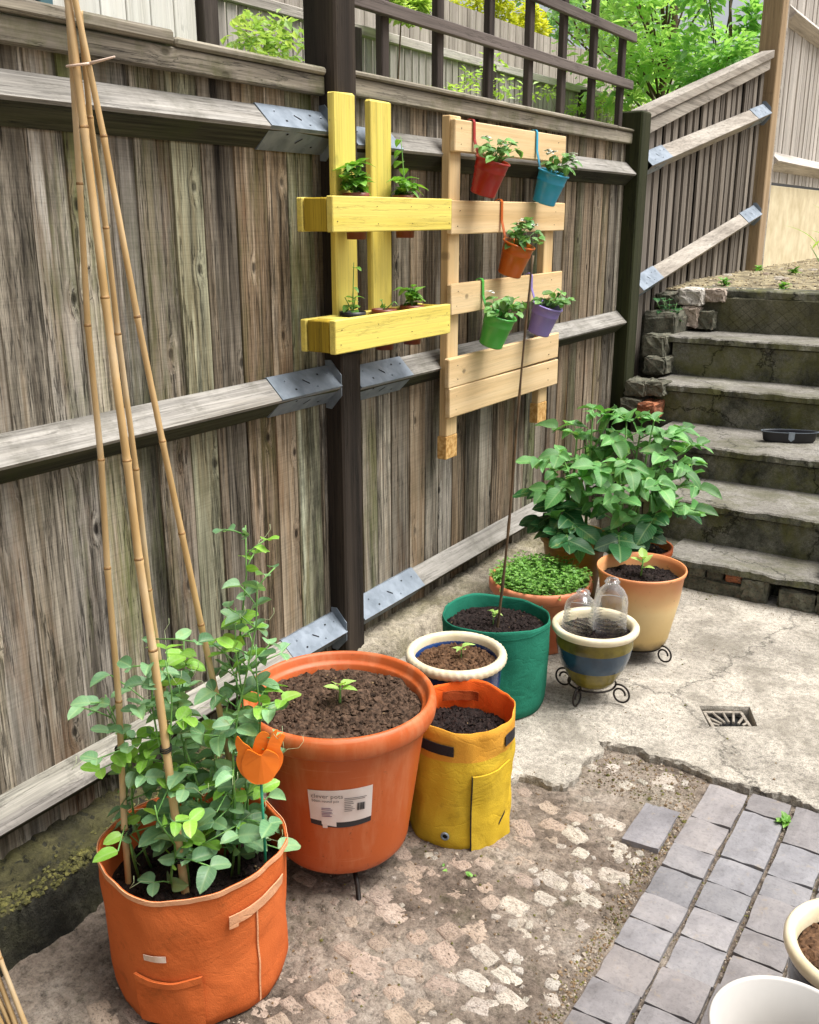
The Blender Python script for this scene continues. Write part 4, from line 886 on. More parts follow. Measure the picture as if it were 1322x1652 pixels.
# pots in the yellow planter ------------------------------------------------
M_plpot = plain('brown plastic pot', rgb('6a2c18'), rgb('7d3a22'), rough=.45); M_blkpot = plain('black plastic pot', rgb('141414'), rgb('222222'), rough=.45)
def small_pot(label, x, y, z0, h, r1, mat, seed):
    t = thing('plant_pot', label, 'plant pot', (x, y, z0), 'small pots in the yellow planter'); Mx = T(x, y, z0)
    lathe('pot', [(.001, 0), (r1 * .75, 0), (r1 * .95, h * .85), (r1 * 1.06, h * .86), (r1 * 1.06, h), (r1, h), (r1 * .92, h * .8)], mat, t, Mx, 28)
    V, F = latheg([(r1 * .95, h * .88), (.02, h * .92), (.001, h * .93)], 20); mk('soil', V, F, M_soild, t, Mx, True); return (x, y, z0 + h * .92)
sp = [('brown plastic pot at the near end of the upper yellow shelf', .145, 2.36, 1.408, .128, .037, M_plpot, 'bushy basil on the upper yellow shelf', .10, .045, 9, HERB, 1.35, 7, None),
      ('brown plastic pot at the far end of the upper yellow shelf', .145, 2.62, 1.408, .126, .037, M_plpot, 'spindly seedling with one tall bare stem on the upper yellow shelf', .075, .04, 7, HERB, 1.3, 5, .18),
      ('black plastic pot at the near end of the lower yellow shelf', .145, 2.335, 1.082, .122, .037, M_blkpot, 'thin young plant in the black pot on the lower yellow shelf', .06, .03, 5, HERB, .9, 3, .15),
      ('brown plastic pot in the middle of the lower yellow shelf', .145, 2.50, 1.075, .124, .037, M_plpot, 'tiny seedlings in the middle of the lower yellow shelf', .04, .035, 3, HERB, .55, 2, None),
      ('brown plastic pot at the far end of the lower yellow shelf', .145, 2.66, 1.075, .124, .037, M_plpot, 'crinkled leafy seedling at the far end of the lower yellow shelf', .09, .03, 7, HERB, 1.2, 4, None)]
for i, (lab, x, y, z, h, r1, m, pl, ph, spd, nst, me, ls, per, tall) in enumerate(sp):
    p = small_pot(lab, x, y, z, h, r1, m, i); herb(pl, *p, ph, spd, nst, me, 60 + i, 'plants growing in the yellow planter', ls=ls, per=per, tall=tall)

# ------------------------------------------------------------------ ORANGE BAG, CANES, PEAS
BX, BY, BZ, BR, BH = .57, 1.17, -.052, .185, .315
bag = thing('grow_bag', 'large orange fabric grow bag with pea plants and canes, nearest to the camera', 'grow bag', (BX, BY, BZ), 'fabric grow bags')
def wobb(amp, fz, seed, rimamp=.008, H=BH):
    def f(r, z, a):
        k = amp * (nz_(math.cos(a) * 1.3, math.sin(a) * 1.3, z * fz + seed, 1.4) + .5 * nz_(math.cos(a) * 3, math.sin(a) * 3, z * fz * 2 + seed, 1.6))
        zz = z + (rimamp * nz_(math.cos(a), math.sin(a), seed + 4, 1.2) * 2 if z > H * .8 else 0)
        return (max(.001, r + k) if r > .02 else r), zz
    return f
wf = wobb(.008, 5, 3.3)
prof = [(.001, 0), (BR * .86, 0), (BR * .93, .008), (BR * .96, .03)] + [(BR * (.955 + .045 * z / BH), z) for z in lin(.05, BH - .006, 14)] + [(BR * 1.003, BH), (BR * .99, BH + .002), (BR * .975, BH - .004), (BR * .965, BH - .04), (BR * .95, BH - .10)]
lathe('bag_wall', prof, M_obag, bag, T(BX, BY, BZ), 72, wf)
def bagr(a, z): return wf(BR * (.955 + .045 * z / BH), z, a)[0]
CA = math.atan2(0 - BY, 1.84 - BX)
Mb = T(BX, BY, BZ)
V, F = patch(bagr, CA - .75, CA - .02, .02, .135, .003, .003, 20, 8, lambda u, v, z: z - .012 * math.sin(math.pi * u) * v); pk = mk('pocket', V, F, M_obag, bag, Mb, True)
V, F = patch(bagr, CA - .75, CA - .03, .122, .136, .007, .002, 20, 2, lambda u, v, z: z - .012 * math.sin(math.pi * u)); mk('pocket_hem', V, F, M_obag, pk, Mb, True)
V, F = patch(bagr, CA + .30, CA + 1.05, .235, .258, .004, .002, 20, 2, lambda u, v, z: z + .012 * u); hd = mk('handle', V, F, M_obagt, bag, Mb, True)
V, F = patch(bagr, CA + .28, CA + .38, .232, .262, .0065, .002, 6, 2); mk('stitched_patch', V, F, M_obagt, hd, Mb, True)
V, F = patch(bagr, CA - .62, CA - .38, .172, .186, .003, .001, 8, 2); mk('name_tag', V, F, M_pale, bag, Mb, True)
V, F = patch(bagr, 0, 6.28318, BH - .007, BH + .003, .0008, .0018, 90, 1, lambda u, v, z: z + wf(BR, BH, u * 6.28318)[1] - BH); mk('rim_binding', V, F, M_obagt, bag, Mb, True)
V, F = patch(bagr, CA + .62, CA + .64, .02, .24, .002, .0015, 2, 14); mk('seam', V, F, M_obagt, bag, Mb, True)
soil(bag, BX, BY, BZ + .225, BR * .96, M_soild, .012, .008, 500, .0045, seed=3)
for i, (dx, dy, l) in enumerate([(-.02, .095, 'terracotta pot sunk in the orange bag behind the pea stems')]):
    t = thing('sunken_pot', l, 'plant pot', (BX + dx, BY + dy, BZ + .2), 'pots sunk in the orange bag'); 
    lathe('pot', [(.03, 0), (.046, .08), (.052, .085), (.052, .1), (.047, .1), (.044, .07)], M_terra, t, T(BX + dx, BY + dy, BZ + .2), 30)
    V, F = latheg([(.045, .085), (.02, .087), (.001, .088)], 18); mk('soil', V, F, M_soild, t, T(BX + dx, BY + dy, BZ + .2), True)
# canes
TIE = Vector((.505, 1.115, 1.70))
def cane(label, base, tie, ext, rad, seed, group, k=1.0, nodes=None):
    r = random.Random(seed); base, tie = Vector(base), Vector(tie); d = (tie - base); L = d.length; top = base + d * (1 + ext); t = thing('bamboo_cane', label, 'cane', base, group)
    ax = (top - base).normalized(); sdv = ax.orthogonal().normalized(); b = B(); nb = B(); tot = (top - base).length; z = .0; P, RR = [], []
    pos = 0; ns = []
    while pos < tot: ns.append(pos); pos += r.uniform(.17, .30)
    ns.append(tot)
    bend = [sdv * r.uniform(-.004, .004) for _ in ns]
    for i in range(len(ns) - 1):
        a, c = base + ax * ns[i] + bend[i], base + ax * ns[i + 1] + bend[i + 1]; ra = rad * (1 - .30 * ns[i] / tot); rc = rad * (1 - .30 * ns[i + 1] / tot)
        for u, f in ((0, 1.0), (.04, .97), (.5, .95), (.94, .98), (.985, 1.12)): P.append(a.lerp(c, u)); RR.append((ra + (rc - ra) * u) * f)
        if i: B().tube([a - ax * .0035, a - ax * .001, a + ax * .002], [ra * 1.06, ra * 1.16, ra * 1.04], 10).mk('joint', M_node, t, smooth=True)
    b.tube(P, RR, 10); M_ = orient(base, sdv, ax); Mi = M_.inverted()
    mk('culm', [Mi @ v for v in b.V], b.F, M_bamboo, t, M_, True, color=(k, k * .98, k * .95, 1))
    return t
grp = 'bamboo canes tied into a wigwam'
cane('leftmost bamboo cane of the wigwam in the orange bag', (.478, 1.075, .12), TIE + Vector((-.013, -.004, 0)), .12, .0068, 1, grp, .92)
cane('thick pale bamboo cane in the front middle of the wigwam', (.60, 1.112, .12), TIE + Vector((.004, -.012, 0)), .16, .0088, 2, grp, 1.08)
cane('thin bamboo cane at the back of the wigwam', (.445, 1.245, .12), TIE + Vector((.006, .008, 0)), .05, .0066, 3, grp, .97)
cane('rightmost, most slanted bamboo cane of the wigwam', (.62, 1.285, .12), TIE + Vector((.018, .0, 0)), .07, .0070, 4, grp, 1.0)
t = thing('cable_tie', 'white cable tie binding the tops of the bamboo canes', 'cable tie', TIE)
b = B().tube([TIE + Vector((.022 * math.cos(a) + .003, .019 * math.sin(a), .004 * math.sin(a))) for a in lin(0, 6.283, 20)], .0022, 6); b.mk('loop', M_pale, t, smooth=True)
b = B().tube([TIE + Vector((.024, 0, 0)), TIE + Vector((.045, .008, .004)), TIE + Vector((.068, .014, .008))], [.0026, .002, .0015], 6); b.mk('tail', M_pale, t, smooth=True)
M_twine = plain('dark twine', rgb('1c1c18'), rough=.8)
t = thing('twine_tie', 'dark twine wound round the canes among the pea leaves', 'twine', (.49, 1.1, .5))
for (a_, b_, z) in (((.478, 1.075, .12), TIE + Vector((-.013, -.004, 0)), .48), ((.60, 1.112, .12), TIE + Vector((.004, -.012, 0)), .50), ((.60, 1.112, .12), TIE + Vector((.004, -.012, 0)), .26), ((.478, 1.075, .12), TIE + Vector((-.013, -.004, 0)), .30)):
    a_, b_ = Vector(a_), Vector(b_); p = a_.lerp(b_, (z - a_.z) / (b_.z - a_.z)); bb = B()
    for q in (0, .004, .008): bb.tube([p + Vector((.0105 * math.cos(a), .0105 * math.sin(a), q + .002 * math.sin(a))) for a in lin(0, 6.283, 14)], .0014, 5)
    bb.mk('winding', M_twine, t, smooth=True)
# bundle of spare canes at the left
rc_ = random.Random(12)
M_oldcane = (.78, .74, .62)
for i in range(6):
    bx = .385 + .012 * (i % 3) + rc_.uniform(-.004, .004); by = .80 + .013 * (i // 3) + i * .006
    cane(['foremost cane of the bundle leaning at the lower left corner', 'second cane of the bundle leaning at the lower left corner', 'short cane in the middle of the bundle at the lower left corner', 'dull cane at the back of the bundle at the lower left corner', 'fifth cane of the bundle leaning at the lower left corner', 'rearmost cane of the bundle at the lower left corner'][i], (bx + .025, by + .01, -.11), (bx - .15 + .01 * i, by + .005 * i, .13 + .012 * (i % 3)), 0.02, .0062, 20 + i, 'spare canes bundled at the lower left', .8)
bnd = B().tube([Vector((.40 + .026 * math.cos(a), .825 + .03 * math.sin(a), -.085 + .012 * math.cos(a))) for a in lin(0, 6.283, 20)], .003, 6); tag(bnd.mk('string_band', M_pale, smooth=True), 'pale band holding the bundle of spare canes', 'string')

# peas
def pea_plant(label, x, y, z, top, seed, nleaf, young=.22, wob=.03, span=.5):
    r = random.Random(seed); t = thing('pea_plant', label, 'plant', (x, y, z), 'pea plants climbing the canes'); P = []
    base, top = Vector((x, y, z)), Vector(top); n = 7; ph = r.uniform(0, 6)
    for i in range(n + 1):
        u = i / n; P.append(base.lerp(top, u) + Vector((wob * math.sin(u * 7 + ph), wob * math.cos(u * 6 + ph), 0)) * (u * (1.3 - u)))
    B().tube(P, [.003 - .0017 * i / n for i in range(n + 1)], 6).mk('stem', M_stem, t, smooth=True)
    pet = B(); ten = B()
    nleaf = int(nleaf * 1.05)
    for k in range(nleaf):
        u = .08 + .92 * (k + r.random() * .8) / nleaf; seg = min(n - 1, int(u * n)); p = P[seg].lerp(P[seg + 1], u * n - seg); big = 1.05 - .3 * u
        d = rdir(r, -.15, .5); ln = (r.uniform(.03, .08) if r.random() < .8 else r.uniform(.09, .14)) * (1.2 - .4 * u); q = p + d * ln + Vector((0, 0, .01)); pet.tube([p, p.lerp(q, .5) + Vector((0, 0, .003)), q], .0014, 5)
        me = PEAY if r.random() < young + .35 * max(0, u - .7) else PEA
        sdn = d.cross(Vector((0, 0, 1))).normalized()
        for (pp, s) in ((q, 1), (q, -1), (p.lerp(q, .5) + Vector((0, 0, .003)), 1), (p.lerp(q, .5) + Vector((0, 0, .003)), -1)):
            if r.random() < .2: continue
            lf(t, r.choice(me), pp, (d * .55 + sdn * s * 1.0 + Vector((0, 0, r.uniform(-.25, .3)))), Vector((0, 0, 1)) + d * .25 + Vector((r.uniform(-.3, .5), r.uniform(-.5, .2), 0)), big * r.uniform(.6, 1.05), r.uniform(.6, 1.25))
        # stipules clasp the stem
        for s in (1, -1):
            if r.random() < .75: lf(t, r.choice(me), p, sdn * s + Vector((0, 0, .35)), d, big * r.uniform(.55, .85), r.uniform(.7, 1.15))
        if r.random() < .25 and u < .9:
            e = q + d * .05; ten.tube([q, q + d * .025 + Vector((0, 0, .01)), e, e + Vector((.01, .004, .016)), e + Vector((.004, .01, .024))], .0005, 4)
    pet.mk('leaf_stalks', M_stem, t, smooth=True, kind='stuff')
    if ten.V: ten.mk('tendrils', M_tendril, t, smooth=True, kind='stuff')
    return t
z0 = BZ + .235
PEX = [('pea plant with bright tip beside the slanted cane', .60, 1.24, (.64, 1.27, .74), 13), ('pea plant with broad leaves over the left rim of the bag', .48, 1.13, (.45, 1.09, .56), 9), ('pea plant twisting between the two middle canes', .55, 1.15, (.53, 1.14, .72), 12), ('pea plant low at the back beside the sunken pot', .60, 1.22, (.62, 1.22, .55), 10)]
PE = PEX + [('pea plant with the tallest shoot, nearest the big terracotta pot', .62, 1.27, (.61, 1.31, .90), 16), ('pea plant reaching up the rightmost cane with curled tip', .64, 1.20, (.69, 1.25, .82), 15), ('pea plant climbing the leftmost cane', .49, 1.09, (.465, 1.08, .60), 9), ('pea plant sprawling low over the front of the bag', .58, 1.10, (.61, 1.06, .42), 6), ('pea plant round the thick front cane', .59, 1.13, (.57, 1.12, .68), 11), ('pea plant at the back of the bag against the fence', .50, 1.25, (.47, 1.26, .64), 12), ('pea plant with pale tips leaning to the terracotta pot', .65, 1.21, (.68, 1.28, .68), 11), ('pea plant in the dense middle of the bag', .57, 1.19, (.55, 1.19, .60), 10)]
for i, (l, x, y, tp, nl) in enumerate(PE): pea_plant(l, x, y, z0, tp, 300 + i, nl)
# tulip ornament on a green stick
M_tulip = plain('orange plastic', rgb('e06c14'), rgb('e87a20'), scale=8, rough=.4); M_stick = plain('green stick', rgb('1f7a5a'), rgb('2a8c68'), rough=.4)
TX, TY, TZ = .716, 1.219, .420
tl = thing('tulip_ornament', 'orange plastic tulip on a green stick at the rim of the orange bag', 'ornament', (TX, TY, .18))
B().tube([(TX, TY, .15), (TX + .001, TY, .30), (TX, TY, TZ)], .0028, 8).mk('stick', M_stick, tl, smooth=True)
def cutout(name, pts, off, yaw, bend, th=.003):
    """flat plastic shape, bent a little round a vertical axis; pts in metres (across, up)"""
    n = len(pts); V = []
    for lay in (0, 1):
        for (u, v) in pts: V.append(Vector((u, -off - bend * u * u * 12 - .0 + lay * th, v)))
    tri = [list(f) for f in delaunay_2d_cdt([Vector(p) for p in pts], [(i, (i + 1) % n) for i in range(n)], [], 1, 1e-6)[2]]
    F = tri + [[a + n for a in f][::-1] for f in tri] + [[i, i + n, (i + 1) % n + n, (i + 1) % n] for i in range(n)]
    Mx = T(TX, TY, TZ) @ Matrix.Rotation(yaw, 4, 'Z'); return mk(name, V, F, M_tulip, tl, Mx)
ca = math.atan2(0 - TY, 1.84 - TX) + math.pi / 2
k_ = .00126
shield = [(0, 0), (14, 3), (24, 14), (29, 28), (28, 42), (20, 52), (10, 58), (2, 50), (-8, 56), (-18, 60), (-26, 44), (-28, 28), (-24, 14), (-14, 3)]
left = [(-4, 4), (-20, 6), (-31, 18), (-36, 36), (-33, 52), (-36, 66), (-32, 80), (-24, 70), (-14, 62), (-8, 50), (-2, 30)]
right = [(6, 4), (20, 6), (32, 20), (36, 36), (32, 50), (36, 62), (40, 70), (33, 76), (26, 74), (29, 84), (20, 80), (14, 66), (8, 48), (2, 30)]
back = [(-10, 4), (10, 4), (16, 30), (12, 56), (16, 76), (6, 82), (-4, 74), (-10, 56), (-16, 30)]
for nm, P_, of, bd in (('petal', shield, .010, -.5), ('petal', left, .004, -.4), ('petal', right, .0005, -.4), ('petal', back, -.008, .3)):
    n_ = len(P_); Q_ = []
    for i in range(n_):
        p0_, p1_, p2_, p3_ = [Vector(P_[(i + j) % n_]) for j in (-1, 0, 1, 2)]
        for t_ in (0, .33, .67): Q_.append(.5 * (2 * p1_ + (p2_ - p0_) * t_ + (2 * p0_ - 5 * p1_ + 4 * p2_ - p3_) * t_ * t_ + (3 * p1_ - p0_ - 3 * p2_ + p3_) * t_ ** 3))
    cutout(nm, [(q.x * k_, q.y * k_) for q in Q_], of, ca, bd)

# ------------------------------------------------------------------ BIG TERRACOTTA POT
PX, PY, PZ = .612, 1.610, .020
pot = thing('plant_pot', 'very large round terracotta-coloured plastic pot with a paper label', 'plant pot', (PX, PY, PZ))
Rb, Rt, HB = .158, .205, .395
def potr(a, z): return Rb + (Rt - Rb) * z / .34
prof = [(.001, .012), (Rb * .80, .012), (Rb * .84, 0), (Rb * .94, .004), (Rb, .016)] + [(potr(0, z), z) for z in lin(.03, .332, 10)] + [(.207, .338), (.222, .342), (.2265, .350), (.2285, .362), (.2285, .374), (.2255, .386), (.220, .393), (.214, .394), (.209, .388), (.2065, .376), (.2035, .371), (.198, .369), (.195, .365), (.192, .33)]
lathe('pot_body', prof, M_terra, pot, T(PX, PY, PZ), 96)
soil(pot, PX, PY, PZ + .352, .196, M_soil, .016, .009, 1500, .0042, seed=8)
Mp = T(PX, PY, PZ)
a0, a1 = R(285.3), R(328.4)
def lz(u): return .012 * math.sin(math.pi * u) - .006 * u
V, F = patch(potr, a0, a1, .172, .252, .0012, .0006, 24, 4, lambda u, v, z: z - .010 * (1 - v) * (math.sin(3.1 * u) * .6) * 1.0 + .006 * u * v); plb = mk('label', V, F, M_label, pot, Mp, True)
V, F = patch(potr, a0, a1, .158, .174, .0006, .0005, 24, 2, lambda u, v, z: z - .008 * math.sin(3.1 * u)); lb = mk('label_backing', V, F, M_ink2, plb, Mp, True)
V, F = patch(potr, a0 + .14, a0 + .32, .160, .196, .0022, .0005, 8, 2, lambda u, v, z: z - .006 * u); mk('torn_flap', V, F, M_label, plb, Mp, True)
V, F = patch(potr, a0 + .15, a0 + .21, .150, .162, .0022, .0005, 4, 1); mk('torn_flap', V, F, M_label, plb, Mp, True)
def potline(name, txt, size, a, z, mat):
    cu = bpy.data.curves.new(name, 'FONT'); cu.body = txt; cu.size = size; cu.resolution_u = 2
    ob = bpy.data.objects.new(name, cu); COL.objects.link(ob); bpy.context.view_layer.update()
    me = bpy.data.meshes.new_from_object(ob.evaluated_get(bpy.context.evaluated_depsgraph_get())); bpy.data.objects.remove(ob)
    for v in me.vertices:
        aa = a + v.co.x / .19; zz = z + v.co.y; r_ = potr(aa, zz) + .0035; v.co = (r_ * math.cos(aa), r_ * math.sin(aa), zz)
    me.materials.clear(); me.materials.append(mat); return link(name, me, plb, Mp)
potline('lettering', 'clever pots', .0158, a0 + .035, .2335, M_ink); potline('lettering', '50cm round pot', .0092, a0 + .04, .2225, M_ink2)
b = B()
for i, (aa, z, wd) in enumerate([(.15, .205, .11), (.15, .201, .13), (.15, .195, .12), (.15, .191, .13), (.15, .187, .10), (.15, .183, .12), (.42, .232, .26), (.42, .228, .24), (.42, .222, .10), (.42, .217, .11), (.42, .212, .08), (.42, .207, .10), (.42, .202, .12), (.42, .197, .09)]):
    b.add(*patch(potr, a0 + aa, a0 + aa + wd, z, z + .0014, .0032, .0004, 6, 1), 1 if i < 6 else 0)
b.mk('fine_print', [M_ink, M_inkp], plb, Mp, kind='stuff')
b = B()
for k in range(13): b.add(*patch(potr, a0 + .57 + k * .0075, a0 + .57 + k * .0075 + rnd.choice([.003, .0045, .006]), .197, .217, .0032, .0004, 1, 1), 0)
b.mk('barcode', M_ink2, plb, Mp, kind='stuff')
def scroll_stand(label, x, y, rr, hz, legs, name='pot_stand', a0=0, sz=.03, rod=.0032):
    t = thing(name, label, 'pot stand', (x, y, 0), 'iron pot stands'); B().tube([(x + rr * math.cos(a), y + rr * math.sin(a), hz) for a in lin(0, 6.283, 40)], rod, 7).mk('ring', M_iron, t, smooth=True)
    for k in range(legs):
        a = a0 + 2 * math.pi * k / legs; u = Vector((math.cos(a), math.sin(a), 0)); P = []
        c0 = Vector((x, y, 0)) + u * (rr + sz * .7) + Vector((0, 0, sz + rod)); 
        for q in range(30):
            s = q / 29; an = R(120) - s * R(480); rad_ = sz * (1.0 - .55 * s)
            P.append(c0 + u * math.cos(an) * rad_ + Vector((0, 0, math.sin(an) * rad_ * 1.0)))
        P = [Vector((x, y, hz)) + u * rr] + P
        B().tube(P, rod, 7).mk('leg', M_iron, t, smooth=True)
    return t
t = thing('pot_stand', 'black iron stand with short legs under the very large terracotta pot', 'pot stand', (PX, PY, -.05), 'iron pot stands')
B().tube([(PX + .12 * math.cos(a), PY + .12 * math.sin(a), PZ - .004) for a in lin(0, 6.283, 40)], .004, 7).mk('ring', M_iron, t, smooth=True)
for k in range(4):
    a = R(-40) + k * math.pi / 2; B().tube([(PX + .12 * math.cos(a), PY + .12 * math.sin(a), PZ - .004), (PX + .15 * math.cos(a), PY + .15 * math.sin(a), PZ - .03), (PX + .165 * math.cos(a), PY + .165 * math.sin(a), -.052), (PX + .175 * math.cos(a), PY + .175 * math.sin(a), -.055)], .006, 8).mk('leg', M_iron, t, smooth=True)
seedling('young squash seedling in the middle of the very large terracotta pot', PX + .01, PY - .01, PZ + .365, .05, 4, seed=5, scale=1.0)

# ------------------------------------------------------------------ YELLOW BAG
YX, YY, YZ, YR, YH = .784, 1.885, -.036, .134, .332
yb = thing('grow_bag', 'yellow fabric grow bag with orange top band and black handles', 'grow bag', (YX, YY, YZ), 'fabric grow bags')
wy = wobb(.010, 7, 8.1, .010, YH)
prof = [(.001, 0), (YR * .86, 0), (YR * .95, .006), (YR * .985, .03)] + [(YR * (.98 + .02 * z / YH), z) for z in lin(.05, .255, 10)] + [(YR, .262)] + [(YR, z) for z in (.285, .31)] + [(YR * 1.0, YH), (YR * .985, YH + .001), (YR * .97, YH - .006), (YR * .96, YH - .05), (YR * .94, YH - .12)]
lathe('bag_wall', prof, [M_ybag, M_yband, M_yin], yb, T(YX, YY, YZ), 72, wy, [0] * 14 + [1] * 5 + [2] * 5)
def yr(a, z): return wy(YR * (.98 + .02 * z / YH), z, a)[0]
My = T(YX, YY, YZ); CA = math.atan2(0 - YY, 1.84 - YX)
V, F = patch(yr, CA - .72, CA - .10, .278, .306, .003, .002, 14, 2, lambda u, v, z: z - .004 * u); mk('handle', V, F, M_strap, yb, My, True)
V, F = patch(yr, CA + .95, CA + 1.35, .272, .298, .003, .002, 10, 2); mk('handle', V, F, M_strap, yb, My, True)
V, F = patch(lambda a, z: yr(a, z) - YR * .035 - .010, CA + 2.75, CA + 3.55, .29, .315, .0, .002, 12, 2); mk('inner_handle', V, F, M_ihandle, yb, My, True)
V, F = patch(yr, CA + .22, CA + 1.15, .012, .222, .003, .004, 16, 10); pf = mk('pocket_flap', V, F, M_ybag, yb, My, True)
V, F = patch(yr, CA + .212, CA + .226, .012, .222, .001, .0075, 2, 10); mk('piping', V, F, M_strap, pf, My, True)
V, F = patch(yr, CA + .80, CA + .98, .062, .068, .008, .001, 6, 1, lambda u, v, z: z + .022 * u); mk('slot', V, F, M_strap, pf, My, True)
aa = CA - .24; ctr = Vector((yr(aa, .05) * math.cos(aa), yr(aa, .05) * math.sin(aa), .05)); nrm = Vector((math.cos(aa), math.sin(aa), 0)); sdv = Vector((-nrm.y, nrm.x, 0))
_b = B().tube([ctr + nrm * .004 + sdv * .0085 * math.cos(q) + Vector((0, 0, .0085 * math.sin(q))) for q in lin(0, 6.283, 20)], .0028, 8)
eo = _b.mk('eyelet', M_galv, yb, My, True)
mk('eyelet_hole', [ctr + nrm * .0035 + sdv * .007 * math.cos(q) + Vector((0, 0, .007 * math.sin(q))) for q in lin(0, 6.283, 14)[:-1]], [list(range(14))], M_black, eo, My)
soil(yb, YX, YY, YZ + .262, YR * .965, M_soild, .012, .008, 700, .004, seed=12)

# ------------------------------------------------------------------ BLUE POT WITH ROPE RIM
UX, UY, UZ, UH, UR = .640, 2.112, 0, .325, .138
bp = thing('glazed_pot', 'royal blue glazed pot with a cream rope-twist rim', 'plant pot', (UX, UY, UZ), 'glazed pots')
lathe('pot_body', [(.001, 0), (.088, 0), (.094, .01), (.112, .12), (.124, .24), (.128, .298), (.128, .31), (.118, .315), (.113, .29), (.11, .26)], M_blueg, bp, T(UX, UY, UZ), 64)
def ropew(r, z, a):
    if r < .12: return r, z
    return r + .0013 * math.sin(44 * a + (z - .3) * 200) * (1 if r > .128 else .3), z
lathe('rope_rim', [(.124, .296), (.134, .297), (.1395, .304), (.1405, .313), (.137, .322), (.128, .3265), (.119, .323), (.1155, .314), (.115, .30)], M_cream, bp, T(UX, UY, UZ), 200, ropew)
soil(bp, UX, UY, UZ + .288, .114, M_soilr, .012, .006, 600, .004, seed=15)
seedling('pale young shoot in the royal blue pot', UX + .01, UY + .01, UZ + .298, .035, 4, scale=.62, seed=17)
# ------------------------------------------------------------------ GREEN BAG AND STAKE
GX, GY, GZ, GR, GH = .575, 2.47, 0, .168, .292
gb = thing('grow_bag', 'deep green fabric grow bag with a tall thin stake', 'grow bag', (GX, GY, GZ), 'fabric grow bags')
wg = wobb(.007, 4, 5.7, .008, GH)
lathe('bag_wall', [(.001, 0), (GR * .88, 0), (GR * .95, .006), (GR * .97, .03)] + [(GR * (.965 + .035 * z / GH), z) for z in lin(.05, GH - .01, 10)] + [(GR, GH), (GR * .985, GH + .002), (GR * .97, GH - .006), (GR * .96, GH - .04), (GR * .94, GH - .09)], M_gbag, gb, T(GX, GY, GZ), 72, wg)
def gr_(a, z): return wg(GR * (.965 + .035 * z / GH), z, a)[0]
CA = math.atan2(0 - GY, 1.84 - GX); Mg = T(GX, GY, GZ)
for da in (-.02, 2.1, -2.1): V, F = patch(gr_, CA + da, CA + da + .03, .01, GH - .006, .001, .0025, 2, 12); mk('seam', V, F, M_gbag, gb, Mg, True)
V, F = patch(gr_, 0, 6.28318, GH - .016, GH - .013, .0006, .0012, 72, 1); mk('hem_stitching', V, F, M_gbag, gb, Mg, True)
soil(gb, GX, GY, GZ + .245, GR * .955, M_soild, .010, .008, 800, .004, seed=22)
st = thing('stake', 'tall thin dark stake standing in the green grow bag', 'stake', (.588, 2.45, .24))
b = B(); p0, p1 = Vector((.588, 2.45, .20)), Vector((.671, 2.45, 1.37)); P = [p0.lerp(p1, u) + Vector((.004 * math.sin(u * 5), .003 * math.sin(u * 7), 0)) for u in lin(0, 1, 24)]; b.tube(P, [.0046 - .002 * i / 24 + (.0012 if i % 4 == 0 else 0) for i in range(25)], 8); b.mk('shaft', M_stemd, st, smooth=True)
seedling('small pale curled seedling at the foot of the stake', .575, 2.455, .25, .05, 4, scale=.55, seed=25)
# ------------------------------------------------------------------ TERRACOTTA BOWL OF CRESS
KX, KY, KH = .512, 2.935, .25
kb = thing('plant_pot', 'wide terracotta pot brimming with small-leaved salad greens', 'plant pot', (KX, KY, 0))
lathe('pot_body', [(.001, 0), (.115, 0), (.12, .01), (.160, .20), (.175, .205), (.182, .215), (.183, .24), (.178, .25), (.170, .248), (.163, .235), (.158, .20)], M_terra2, kb, T(KX, KY, 0), 64)
soil(kb, KX, KY, .222, .165, M_soilr, .01, .005, 200, .004, seed=26)
sg = thing('salad_plants', 'thick mat of small salad greens filling the terracotta pot', 'plant', (KX, KY, .23)); b = B(); r = random.Random(27); b2 = B()
for _ in range(1700):
    rr = .162 * math.sqrt(r.random()); a = r.uniform(0, 6.283); h = .014 + .055 * r.random() ** 2.2 * (1.2 - .6 * rr / .17) + .02 * max(0, nz_(rr * math.cos(a), rr * math.sin(a), 5, 14)) + .012 * nz_(rr * math.cos(a), rr * math.sin(a), 0, 25); p = Vector((KX + rr * math.cos(a), KY + rr * math.sin(a), .228)); q = p + Vector((math.cos(a) * rr * .06 + r.uniform(-.01, .01), math.sin(a) * rr * .06 + r.uniform(-.01, .01), max(.01, h)))
    if r.random() < .6: b2.tube([p, q], .0009, 3, cap=False)
    for k in range(3):
        d = rdir(r, -.2, .5); L = r.uniform(.006, .018); sdn = d.cross(Vector((0, 0, 1))).normalized() * L * .36; tip = q + d * L
        b.add([q, q + d * L * .5 + sdn + Vector((0, 0, .002)), tip, q + d * L * .5 - sdn + Vector((0, 0, .002))], [[0, 1, 2, 3]])
b.mk('foliage', M_cress, sg, kind='stuff'); b2.mk('stems', M_stem, sg, kind='stuff')
